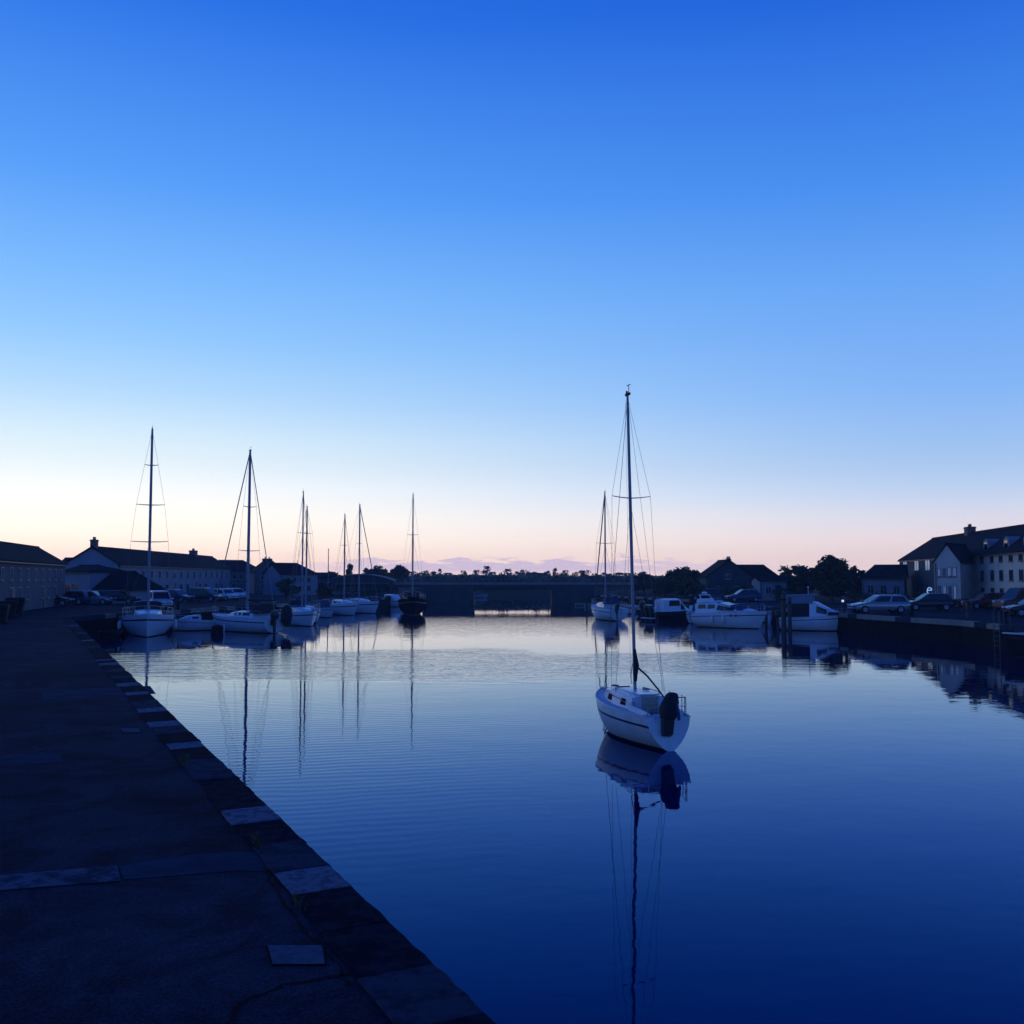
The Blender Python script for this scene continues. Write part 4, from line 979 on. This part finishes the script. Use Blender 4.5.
def tree(label, px, Y, top_py, wpx, seed, group, clumps=16, per=70, size=None, base_frac=.25, name='tree', bottom=None):
    rnd = random.Random(seed); X = (px - 512) / FOC * Y; zt = ZY(top_py, Y) - GZ; rx = wpx / 2 / FOC * Y
    zb = zt * base_frac; rz = (zt - zb) / 2; cz = zb + rz
    t = thing(name, label, 'tree', (X, Y, GZ), rnd.uniform(0, 6), group)
    size = size or max(.18, rx * .13)
    crown(rnd, cz, rx * .95, rx * .95, rz, clumps, per, size).build('crown', fol, t)
    trunk_mb(rnd, zt * .85, max(.1, rx * .09), cz, rx).build('trunk', bark, t, 50)
    return t

x, y = gxy(43, 607.5); t = thing('stone_planter', 'pale stone planter with pale flowers outside the low house', 'planter', (x, y, GZ))
mb = MB(); mb.ring([(.32, 0), (.32, .12), (.2, .2), (.2, .75), (.36, .9), (.4, 1.0), (.34, 1.0)], (0, 0), 14); mb.build('pedestal', concrete, t, 40)
mb = MB(); rnd = random.Random(2); leafmass(mb, (0, 0, 1.35), (.5, .5, .4), 160, .1, rnd); mb.build('plant', fol, t)
mb = MB(); leafmass(mb, (0, 0, 1.42), (.5, .5, .45), 36, .07, rnd, 0); mb.build('flower', fenderm, t)

# ------------------------------------------------------------------ buildings
def house(label, A, B, depth, eave, ridge, wm, rm, axis='u', hip0=0.0, hip1=0.0, wins=(), chim=(), doors=(), name='house', cat='house', o_=.25, dark_frames=False, lit=(), end_wins=()):
    A = Vector(A); B = Vector(B); d = B - A; Lu = d.length; th = math.atan2(d.y, d.x)
    t = thing(name, label, cat, (A.x, A.y, GZ), th)
    e, r = eave - GZ, ridge - GZ
    La, Lb = (Lu, depth) if axis == 'u' else (depth, Lu)
    mp = (lambda a, b, z: (a, b, z)) if axis == 'u' else (lambda a, b, z: (b, a, z))
    mb = MB()
    mb.box(0, Lu, 0, depth, -.5, e)
    wall = MB(); wall.box(0, Lu, 0, depth, -.3, e)
    wall.loft([[mp(0, 0, e + .001), mp(0, Lb, e + .001), mp(hip0, Lb / 2, r - .02)], [mp(La, 0, e + .001), mp(La, Lb, e + .001), mp(La - hip1, Lb / 2, r - .02)]])
    wo = wall.build('wall', wm, t)
    # roof shell
    sl = (r - e) / (Lb / 2); th_ = .14
    a0, a1 = -o_, La + o_
    ra0, ra1 = (hip0 if hip0 else a0), (La - hip1 if hip1 else a1)
    ez = e - sl * o_ + .03
    E = [mp(a0, -o_, ez), mp(a1, -o_, ez), mp(a1, Lb + o_, ez), mp(a0, Lb + o_, ez)]; Rg = [mp(ra0, Lb / 2, r + .03), mp(ra1, Lb / 2, r + .03)]
    vs = E + Rg + [(x_, y_, z_ + th_) for x_, y_, z_ in E + Rg]
    fs = [(0, 1, 5, 4), (3, 4, 5, 2), (0, 4, 3), (1, 2, 5)]
    top = [tuple(i + 6 for i in f) for f in fs]
    rim = [(0, 1, 7, 6), (1, 2, 8, 7), (2, 3, 9, 8), (3, 0, 6, 9)]
    mb = MB()
    if not hip0: fs[2] = None; top[2] = None; rim[3] = None
    if not hip1: fs[3] = None; top[3] = None; rim[1] = None
    F_ = [f for f in fs + top + rim if f]
    if not hip0: F_ += [(0, 4, 10, 6), (4, 3, 9, 10)]
    if not hip1: F_ += [(1, 5, 11, 7), (5, 2, 8, 11)]
    mb.add(vs, F_); ro = mb.build('roof', rm, t)
    mb = MB(); mb.tube([Vector(Rg[0]) + Vector((0, 0, th_)), Vector(Rg[1]) + Vector((0, 0, th_))], .09, 6); mb.build('ridge_tiles', rm, ro)
    for u, wv, h_, wd in chim:
        mb = MB(); zz = r - 1.2; mb.box(u - wd / 2, u + wd / 2, wv - wd * .35, wv + wd * .35, zz, r + h_); mb.box(u - wd / 2 - .06, u + wd / 2 + .06, wv - wd * .35 - .06, wv + wd * .35 + .06, r + h_ - .2, r + h_ - .08)
        c = mb.build('chimney', brick, ro)
        for k in (-.22, .22):
            mb = MB(); mb.ring([(.12, r + h_), (.10, r + h_ + .3), (.12, r + h_ + .32)], (u + k * wd, wv), 10); mb.build('chimney_pot', brick, c, 40)
    fm = dframe if dark_frames else wframe
    def window(u0, u1, z0, z1, place, gm):
        f = .07
        P_ = place
        mb = MB()
        for a_, b_, c_, d_ in ((u0, u1, z1 - f, z1), (u0, u1, z0, z0 + f), (u0, u0 + f, z0 + f, z1 - f), (u1 - f, u1, z0 + f, z1 - f)):
            mb.loft([[P_(a_, -.05, c_), P_(b_, -.05, c_), P_(b_, -.05, d_), P_(a_, -.05, d_)], [P_(a_, .05, c_), P_(b_, .05, c_), P_(b_, .05, d_), P_(a_, .05, d_)]])
        um = (u0 + u1) / 2
        mb.loft([[P_(um - .025, -.045, z0 + f), P_(um + .025, -.045, z0 + f), P_(um + .025, -.045, z1 - f), P_(um - .025, -.045, z1 - f)], [P_(um - .025, .04, z0 + f), P_(um + .025, .04, z0 + f), P_(um + .025, .04, z1 - f), P_(um - .025, .04, z1 - f)]])
        wd = mb.build('window', fm, wo)
        mb = MB(); mb.loft([[P_(u0 + f, -.012, z0 + f), P_(u1 - f, -.012, z0 + f), P_(u1 - f, -.012, z1 - f), P_(u0 + f, -.012, z1 - f)], [P_(u0 + f, .02, z0 + f), P_(u1 - f, .02, z0 + f), P_(u1 - f, .02, z1 - f), P_(u0 + f, .02, z1 - f)]])
        mb.build('pane', gm, wd)
        mb = MB(); mb.loft([[P_(u0 - .06, -.12, z0 - .08), P_(u1 + .06, -.12, z0 - .08), P_(u1 + .06, -.12, z0 - .003), P_(u0 - .06, -.12, z0 - .003)], [P_(u0 - .06, .02, z0 - .08), P_(u1 + .06, .02, z0 - .08), P_(u1 + .06, .02, z0 - .003), P_(u0 - .06, .02, z0 - .003)]])
        mb.build('sill', concrete, wd)
    fr = lambda u, off, z_: (u, off, z_)
    en = lambda u, off, z_: (off, depth - u, z_)
    for i, (u0, u1, z0, z1) in enumerate(wins): window(u0, u1, z0, z1, fr, skypane if i in lit else glass)  # listed panes glow like glass mirroring a pale sky, no room light
    for (u0, u1, z0, z1) in end_wins: window(u0, u1, z0, z1, en, glass)
    for u0, u1, h_ in doors:
        mb = MB(); mb.box(u0, u1, -.04, .03, 0, h_); dd = mb.build('door', dframe, wo)
        mb = MB(); mb.tube([(u1 - .15, -.05, 1.0), (u1 - .15, -.09, 1.0)], .03, 6); mb.build('handle', steel, dd)
    mb = MB(); mb.tube([(.15, -.08, 0), (.15, -.08, e - .1)], .045, 6); mb.build('drain_pipe', dframe, wo)
    mb = MB(); 
    if axis == 'u': mb.box(0, Lu, -o_ - .1, -o_ + .01, e - sl * o_ - .06, e - sl * o_ + .035); mb.build('gutter', dframe, ro)
    return t
def row(n, L_, z0, z1, wd, pad=.6):
    st = (L_ - 2 * pad) / n
    return [(pad + st * (i + .5) - wd / 2, pad + st * (i + .5) + wd / 2, z0, z1) for i in range(n)]

# far left low house
d1 = Vector((-.241, .97)); Bp = Vector((-45.5, 102)); Ap = Bp - d1 * 42
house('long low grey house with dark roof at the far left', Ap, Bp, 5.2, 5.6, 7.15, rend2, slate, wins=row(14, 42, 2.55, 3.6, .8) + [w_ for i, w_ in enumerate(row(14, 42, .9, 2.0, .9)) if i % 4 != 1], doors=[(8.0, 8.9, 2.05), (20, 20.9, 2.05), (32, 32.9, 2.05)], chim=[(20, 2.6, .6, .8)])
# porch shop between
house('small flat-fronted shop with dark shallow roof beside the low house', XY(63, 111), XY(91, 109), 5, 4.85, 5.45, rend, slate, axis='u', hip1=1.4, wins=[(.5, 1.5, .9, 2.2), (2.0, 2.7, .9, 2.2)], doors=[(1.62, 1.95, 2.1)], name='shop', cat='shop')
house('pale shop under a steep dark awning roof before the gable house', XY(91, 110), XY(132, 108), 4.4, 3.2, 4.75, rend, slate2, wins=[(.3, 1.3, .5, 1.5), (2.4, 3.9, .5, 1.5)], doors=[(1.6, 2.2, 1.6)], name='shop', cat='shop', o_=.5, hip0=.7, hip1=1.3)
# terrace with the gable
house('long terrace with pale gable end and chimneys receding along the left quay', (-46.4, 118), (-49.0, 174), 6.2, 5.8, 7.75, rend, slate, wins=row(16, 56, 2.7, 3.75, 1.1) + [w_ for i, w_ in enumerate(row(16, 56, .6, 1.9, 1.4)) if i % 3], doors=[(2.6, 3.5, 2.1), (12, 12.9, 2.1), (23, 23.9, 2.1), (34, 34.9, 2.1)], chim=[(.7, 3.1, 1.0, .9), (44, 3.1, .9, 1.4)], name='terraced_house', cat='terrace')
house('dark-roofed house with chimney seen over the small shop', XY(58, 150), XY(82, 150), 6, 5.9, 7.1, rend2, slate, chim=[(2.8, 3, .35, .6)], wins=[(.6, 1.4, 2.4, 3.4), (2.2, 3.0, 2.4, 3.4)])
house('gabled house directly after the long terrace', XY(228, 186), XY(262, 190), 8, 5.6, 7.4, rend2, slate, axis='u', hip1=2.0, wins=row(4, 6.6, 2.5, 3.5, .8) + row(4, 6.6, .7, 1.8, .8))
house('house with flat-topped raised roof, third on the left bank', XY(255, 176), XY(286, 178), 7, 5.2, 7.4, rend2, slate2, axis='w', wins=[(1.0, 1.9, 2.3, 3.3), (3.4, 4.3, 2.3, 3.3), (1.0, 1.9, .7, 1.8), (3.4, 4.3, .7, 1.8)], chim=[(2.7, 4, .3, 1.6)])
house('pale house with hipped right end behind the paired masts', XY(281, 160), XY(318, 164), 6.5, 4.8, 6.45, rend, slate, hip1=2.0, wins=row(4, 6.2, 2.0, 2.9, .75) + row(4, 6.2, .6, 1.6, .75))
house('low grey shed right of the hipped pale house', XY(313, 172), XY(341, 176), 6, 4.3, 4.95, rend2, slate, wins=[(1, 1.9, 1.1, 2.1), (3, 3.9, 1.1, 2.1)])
# curved roof pavilion
A = Vector(XY(334, 168)); B = Vector(XY(393, 168)); Lp = (B - A).length
t = thing('pavilion', 'long dark pavilion with pale curved roof edge behind the moored boats', 'pavilion', (A.x, A.y, GZ))
mb = MB(); cur = [(Lp * i / 16, 2.15 + 1.15 * math.sin(math.pi * (.12 + .86 * i / 16)) ** .8) for i in range(17)]
mb.loft([[(u, -.5, z_) for u, z_ in cur] + [(u, -.5, z_ + .16) for u, z_ in cur[::-1]], [(u, 6, z_) for u, z_ in cur] + [(u, 6, z_ + .16) for u, z_ in cur[::-1]]]); mb.build('roof', concrete, t, 40)
mb = MB(); mb.loft([[(u, .2, -.3) for u, _ in cur] + [(u, .2, z_ - .02) for u, z_ in cur[::-1]], [(u, 5.5, -.3) for u, _ in cur] + [(u, 5.5, z_ - .02) for u, z_ in cur[::-1]]]); wl = mb.build('wall', rend3, t)
mb = MB(); mb.box(.3, Lp - .8, -.1, .17, 1.75, 1.95); mb.build('canopy', rend2, t)
for i in range(6):
    mb = MB(); mb.box(.5 + i * 1.55, 1.7 + i * 1.55, .12, .196, .4, 1.6); mb.build('window', glass, wl)

# right side
Am, Bm = Vector((51.8, 133.6)), Vector((43.6, 79))
Lm = (Bm - Am).length; ud = (Bm - Am).normalized()
def uY(Y): return (133.6 - Y) / -ud.y
def at_facade(px): return uY(31.8 / ((px - 512) / 1000 - .15))
wins = []
for px in (972, 982, 992, 1001, 1011, 1021, 1031, 1042, 1053):
    u = at_facade(px)
    for z0, z1 in ((1.05, 1.8), (2.5, 3.5), (4.25, 4.85)): wins.append((u - .5, u + .5, z0, z1))
nw = len(wins)
for px in (905, 916.5, 927.5): u = at_facade(px); wins.append((u - 1.1, u + 1.1, 3.65, 4.95))
u = at_facade(917); wins.append((u - 1.0, u + 1.0, .9, 2.1))
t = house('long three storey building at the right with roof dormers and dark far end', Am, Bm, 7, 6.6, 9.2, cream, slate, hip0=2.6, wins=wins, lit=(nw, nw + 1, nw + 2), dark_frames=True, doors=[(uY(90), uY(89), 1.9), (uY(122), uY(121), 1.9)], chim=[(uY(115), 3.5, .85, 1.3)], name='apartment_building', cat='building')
roof_o = [c for c in t.children if c.name.startswith('roof')][0]
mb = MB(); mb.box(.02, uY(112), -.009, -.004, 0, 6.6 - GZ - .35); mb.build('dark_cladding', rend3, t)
for px in (981, 1001, 1021, 1043):
    u = at_facade(px); e = 6.6 - GZ; z0 = e + .45
    mb = MB(); mb.loft([[(u - .75, .5, z0 - .35), (u + .75, .5, z0 - .35), (u + .75, .5, z0 + .75), (u, .5, z0 + 1.05), (u - .75, .5, z0 + .75)], [(u - .75, 2.6, z0 - .35), (u + .75, 2.6, z0 - .35), (u + .75, 2.6, z0 + .75), (u, 2.6, z0 + 1.05), (u - .75, 2.6, z0 + .75)]])
    mb.build('dormer', rend, roof_o)
    mb = MB(); mb.box(u - .45, u + .45, .47, .496, z0 - .02, z0 + .68); mb.build('dormer_window', glass, roof_o)
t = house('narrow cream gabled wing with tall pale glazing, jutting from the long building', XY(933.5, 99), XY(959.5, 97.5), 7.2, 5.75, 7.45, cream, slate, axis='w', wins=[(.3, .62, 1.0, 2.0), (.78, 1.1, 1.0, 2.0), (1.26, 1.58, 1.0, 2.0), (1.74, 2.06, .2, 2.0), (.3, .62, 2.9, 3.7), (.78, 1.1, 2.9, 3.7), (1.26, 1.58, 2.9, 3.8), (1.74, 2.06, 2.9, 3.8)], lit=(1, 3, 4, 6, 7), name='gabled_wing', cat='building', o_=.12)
# lit sign: a rounded letter e
X, Y = XY(928.3, 118); zc = ZY(590, 118)
t = thing('lit_sign', 'small glowing blue-white sign shaped like a letter on the dark wing', 'sign', (X, Y, zc))
mb = MB(); mb.tube([(.26, 0, -.02), (-.22, 0, -.02)] + [(.27 * math.cos(a), 0, .30 * math.sin(a) ) for a in [math.pi * (.98 + 0), math.pi * .75, math.pi * .5, math.pi * .25, .05]], .06, 6); mb.build('letter', signm, t)
mb = MB(); mb.tube([(-.25, 0, -.05), (-.27, 0, -.25), (-.12, 0, -.44), (.12, 0, -.46), (.34, 0, -.40)], .06, 6); mb.build('letter', signm, t)
mb = MB(); mb.box(-.02, 1.2, .02, .06, -.06, .02); mb.build('bracket', dframe, t)
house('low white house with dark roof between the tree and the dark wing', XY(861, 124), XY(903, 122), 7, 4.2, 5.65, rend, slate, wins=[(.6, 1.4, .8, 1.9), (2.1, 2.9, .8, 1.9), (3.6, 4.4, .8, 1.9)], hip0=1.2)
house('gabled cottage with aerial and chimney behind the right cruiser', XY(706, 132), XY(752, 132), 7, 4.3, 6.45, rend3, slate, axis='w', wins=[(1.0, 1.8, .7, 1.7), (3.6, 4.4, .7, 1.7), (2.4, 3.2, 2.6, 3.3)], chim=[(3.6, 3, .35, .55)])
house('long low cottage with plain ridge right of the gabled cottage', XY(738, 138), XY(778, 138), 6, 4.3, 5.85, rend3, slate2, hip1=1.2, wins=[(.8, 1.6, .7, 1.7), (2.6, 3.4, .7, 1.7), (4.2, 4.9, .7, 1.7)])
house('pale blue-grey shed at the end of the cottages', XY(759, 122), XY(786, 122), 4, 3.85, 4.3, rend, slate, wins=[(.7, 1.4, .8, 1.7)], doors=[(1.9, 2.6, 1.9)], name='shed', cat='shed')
# aerial on the cottage roof
X, Y = XY(726, 134); t = thing('roof_aerial', 'thin television aerial on the gabled cottage roof', 'aerial', (X, Y, ZY(566, 134)))
mb = MB(); mb.tube([(0, 0, -.6), (0, 0, 1.15)], .03, 6); mb.build('pole', wire, t)
mb = MB(); mb.tube([(-.5, 0, 1.05), (.5, 0, 1.05)], .02, 5)
for i in range(5): mb.tube([(-.4 + i * .2, -.25, 1.05), (-.4 + i * .2, .25, 1.05)], .015, 5)
mb.build('array', wire, t)

# posts and lamps
def pole(label, px, Y, top_py, lamp=False):
    X = (px - 512) / FOC * Y; h_ = ZY(top_py, Y) - GZ
    t = thing('lamp_post' if lamp else 'flag_pole', label, 'lamp post' if lamp else 'flag pole', (X, Y, GZ))
    mb = MB(); mb.tube([(0, 0, 0), (0, 0, h_)], [.09, .05], 8); mb.build('pole', wire, t, 50)
    mb = MB()
    if lamp:
        mb.tube([(0, 0, h_), (.3, 0, h_ + .15), (.8, 0, h_ + .1)], .04, 6); mb.build('arm', wire, t)
        mb = MB(); mb.box(.6, 1.1, -.1, .1, h_ + .02, h_ + .12); mb.build('lamp_head', dframe, t, bevel=.02)
    else:
        mb.ring([(.03, h_), (.1, h_ + .06), (.1, h_ + .12), (.03, h_ + .18)], (0, 0), 8); mb.build('finial', wire, t, 50)
pole('thin bare flag pole right of the low grey shed', 328.6, 150, 550)
def bollard(px, py, label, lit=False):
    x, y = gxy(px, py); t = thing('bollard_light' if lit else 'bollard', label, 'bollard', (x, y, GZ))
    mb = MB(); mb.ring([(.14, 0), (.11, .06), (.10, .62), (.15, .68), (.15, .75), (.05, .8)], (0, 0), 12); mb.build('post', black if not lit else dframe, t, 50)
    if lit: mb = MB(); mb.ring([(.03, .8), (.1, .84), (.1, .95), (.03, .99)], (0, 0), 10); mb.build('lamp', lampm, t, 50)
bollard(843, 612, 'small lit bollard light on the right quay left of the silver estate', True)
bollard(1005, 624.5, 'dark iron bollard on the right quay beside the ladder')
bollard(912, 616.5, 'dark iron bollard on the right quay below the black hatchback')
bollard(178, 610, 'dark iron bollard at the back quay behind the cuddy boat')
# lifebuoy on a small stand
x, y = gxy(960, 618); t = thing('lifebuoy_stand', 'pale post with lifebuoy on the right quay edge', 'lifebuoy stand', (x + .5, y, GZ))
mb = MB(); mb.box(-.05, .05, -.05, .05, 0, 1.2); mb.build('post', dframe, t)
mb = MB(); mb.tube([(.3 * math.cos(a), -.09, .85 + .3 * math.sin(a)) for a in [i * math.pi / 8 for i in range(17)]], .06, 8); mb.build('lifebuoy', redp, t, 60)

# ------------------------------------------------------------------ trees
tree('largest dark tree with ragged round crown at right', 831, 116, 556.5, 38, 11, 'trees behind the right quay', 30, 150, .32, .02)
tree('dark bushy tree just left of the largest tree', 803, 128, 565, 40, 12, 'trees behind the right quay', 20, 130, .32, .0)
tree('low tree between the cottages and the bushy tree', 784, 126, 567.5, 30, 13, 'trees behind the right quay', 14, 80, .3, .1)
tree('small dark tree right of the largest tree before the low white house', 854, 126, 567, 24, 14, 'trees behind the right quay', 16, 90, .3, .0)
for px, Y, top, wd, lb in ((652, 172, 573.5, 26, 'low tree nearest the bridge on the right bank'), (668, 158, 571.5, 24, 'rounded tree left of the peaked tree on the right bank'), (684, 150, 566.5, 30, 'peaked dark tree on the right bank left of the cottage'), (702, 146, 570, 24, 'dark tree touching the gabled cottage at its left'), (636, 180, 574.5, 22, 'small tree behind the right bridge pier'), (690, 128, 579, 34, 'broad low bush behind the dark-hulled wheelhouse boat'), (664, 140, 580, 30, 'broad low bush nearer the bridge on the right bank'), (644, 162, 573, 24, 'round tree between the pier tree and the nearest low tree'), (694, 140, 571, 26, 'spreading tree just right of the peaked tree'), (714, 160, 570.5, 26, 'tree peeping over the gabled cottage at its left roof edge')):
    tree(lb, px, Y, top, wd, px, 'trees on the right bank', 14, 80, .34, .06)
tree('round tall tree rising above the curved pavilion roof', 349.5, 215, 563.5, 10.5, 21, 'trees behind the pavilion', 12, 80, .3, .3)
tree('wide tree right of the round tall one behind the pavilion', 377, 225, 566.5, 24, 22, 'trees behind the pavilion', 18, 90, .4, .15)
tree('second wide tree left half of the pavilion clump', 366, 228, 569, 18, 23, 'trees behind the pavilion', 14, 80, .4, .15)
tree('big rounded tree left of the black boat mast', 398, 215, 565, 23, 24, 'trees behind the pavilion', 20, 100, .4, .12)
tree('low tree at the shed end of the pavilion', 334, 205, 571.5, 26, 25, 'trees behind the pavilion', 14, 80, .4, .1)
tree('dark bush before the flat-topped house on the left bank', 287, 140, 580, 26, 26, 'bushes on the left bank', 14, 80, .3, .05)
tree('dark bush before the low grey shed', 324, 140, 584, 16, 27, 'bushes on the left bank', 12, 60, .3, .05)

# far bank: individual trees share one description, a wood behind them reads as one mass
protos = []
for s_ in range(5):
    rnd = random.Random(100 + s_); mbc = crown(rnd, .58, .5, .5, .42, 12, 34, .075); mc = mbc.build('crown', fol); mt = trunk_mb(rnd, .9, .04, .5, .5).build('trunk', bark)
    protos.append((mc.data, mt.data)); bpy.data.objects.remove(mc); bpy.data.objects.remove(mt)
rnd = random.Random(9)
spots = [(423, 570.5, 10), (435, 574, 12), (440, 571, 4), (448, 575, 12), (463.5, 571.5, 6), (470, 574.5, 9), (477, 571.5, 6), (486.5, 568, 8.5), (493, 574, 8), (500, 572.5, 4), (508, 571, 9), (518, 572.5, 8), (526, 569.5, 10), (536, 573, 8), (547, 572, 7), (555, 570.5, 5), (566, 571.5, 7), (576, 574.5, 6), (585, 572, 11), (594, 575, 8), (606, 574, 12), (618, 575, 12), (630, 574.5, 14), (642, 574, 12), (456, 575.5, 8), (531, 574, 8), (560, 574, 8), (412, 573, 10)]
for px, top, wpx in spots:
    Y = rnd.uniform(370, 430); X = (px - 512) / FOC * Y; h_ = ZY(top, Y) - GZ; h_ += 1.0; wd = 1.5 * wpx / FOC * Y
    t = thing('tree', 'small dark tree on the far bank beyond the bridge', 'tree', (X, Y, GZ), rnd.uniform(0, 6), 'trees on the far bank beyond the bridge')
    mc, mt = protos[rnd.randrange(5)]
    for nm, me in (('crown', mc), ('trunk', mt)):
        o = bpy.data.objects.new(nm, me); COL.objects.link(o); o.parent = t; o.scale = (wd, wd, h_)
mb = MB(); rnd = random.Random(61); k = 60; rings = []
for i in range(k + 1):
    x = -300 + 600 * i / k; z = 4.75 + .3 * math.sin(i * .7) * math.sin(i * .23 + 1) + rnd.uniform(-.15, .15)
    rings.append([(x, 266, GZ - .3), (x, 274, z - .5), (x, 281, z + .1), (x, 400, z + .2), (x, 508, GZ - .3)])
mb.loft(rings); tag(mb.build('sky_screen_bank', gr, None, 60), kind='structure')  # added rise that blocks sky mirrored in the water under the bridge
mb = MB(); rnd = random.Random(31)
for i in range(190):
    px = rnd.uniform(340, 700); Y = rnd.uniform(266, 300); X = (px - 512) / FOC * Y
    leafmass(mb, (X, Y, 2.9), (3.5, 3, rnd.uniform(2.0, 2.8)), 110, .6, rnd)
tag(mb.build('woods', fol), 'dark distant wood along the far bank behind the bridge', 'woods', kind='stuff')
for px0, px1, top, Y, lb, m in ((529, 546, 573.5, 350, 'pale low house on the far bank right of centre', rend), (452, 470, 577, 345, 'grey low house on the far bank left of the bridge opening', rend2), (494, 512, 576.5, 340, 'low white house on the far bank above the bridge opening', rend), (566, 582, 577, 345, 'small pale house on the far bank near the right pier', rend2)):
    a, b = XY(px0, Y), XY(px1, Y); zr = ZY(top, Y); Lh = b[0] - a[0]
    house(lb, a, b, 6, zr - 1.4, zr, m, slate, wins=[(Lh * .2, Lh * .2 + .9, .8, 1.9), (Lh * .7, Lh * .7 + .9, .8, 1.9)])
# hedge strips along the right bank
def hedge(label, p0, p1, h_, wd, seed):
    rnd = random.Random(seed); mb = MB(); a = Vector(p0); b = Vector(p1); k = max(3, int((b - a).length / 1.2))
    c = (a + b) / 2
    for i in range(k):
        p = a.lerp(b, (i + .5) / k) - c; leafmass(mb, (p.x, p.y, h_ / 2), (1.0, wd, h_ * rnd.uniform(.48, .62)), 90, .22, rnd)
    o = mb.build('hedge', fol); o.location = (c.x, c.y, GZ); tag(o, label, 'hedge')
hedge('dark hedge along the right bank behind the cruiser', (22.5, 134), (35, 118), 2.0, .8, 1)
hedge('dark low hedge in front of the low white house', (37.5, 112), (43, 108), 1.3, .6, 2)
hedge('dark low hedge at the foot of the long pale building', (42.5, 97), (42.0, 84), .8, .5, 3)
hedge('dark hedge along the left bank by the pavilion', (-27, 142), (-22, 158), 1.5, .7, 4)
hedge('dark low hedge before the far left house beside the planter', (-46.5, 92), (-44, 100), 1.0, .5, 5)

# ------------------------------------------------------------------ evening haze over the harbour
HAZE = .00042
hm = bpy.data.materials.new('evening_haze'); hm.use_nodes = True; hn = hm.node_tree
hn.nodes.remove(hn.nodes['Principled BSDF'])
pv = hn.nodes.new('ShaderNodeVolumePrincipled'); pv.inputs['Color'].default_value = (.80, .88, 1, 1); pv.inputs['Density'].default_value = HAZE
hn.links.new(pv.outputs[0], hn.nodes['Material Output'].inputs['Volume'])
mb = MB(); mb.box(-330, 330, -60, 530, -3.5, 17.5); tag(mb.build('haze', hm), kind='stuff')

# ------------------------------------------------------------------ render settings
S.view_settings.view_transform = 'Standard'; S.view_settings.look = 'None'; S.view_settings.exposure = 0; S.view_settings.gamma = 1
S.render.engine = 'CYCLES'
S.cycles.use_denoising = True
S.cycles.max_bounces = 6; S.cycles.diffuse_bounces = 3; S.cycles.glossy_bounces = 4; S.cycles.caustics_reflective = False; S.cycles.caustics_refractive = False
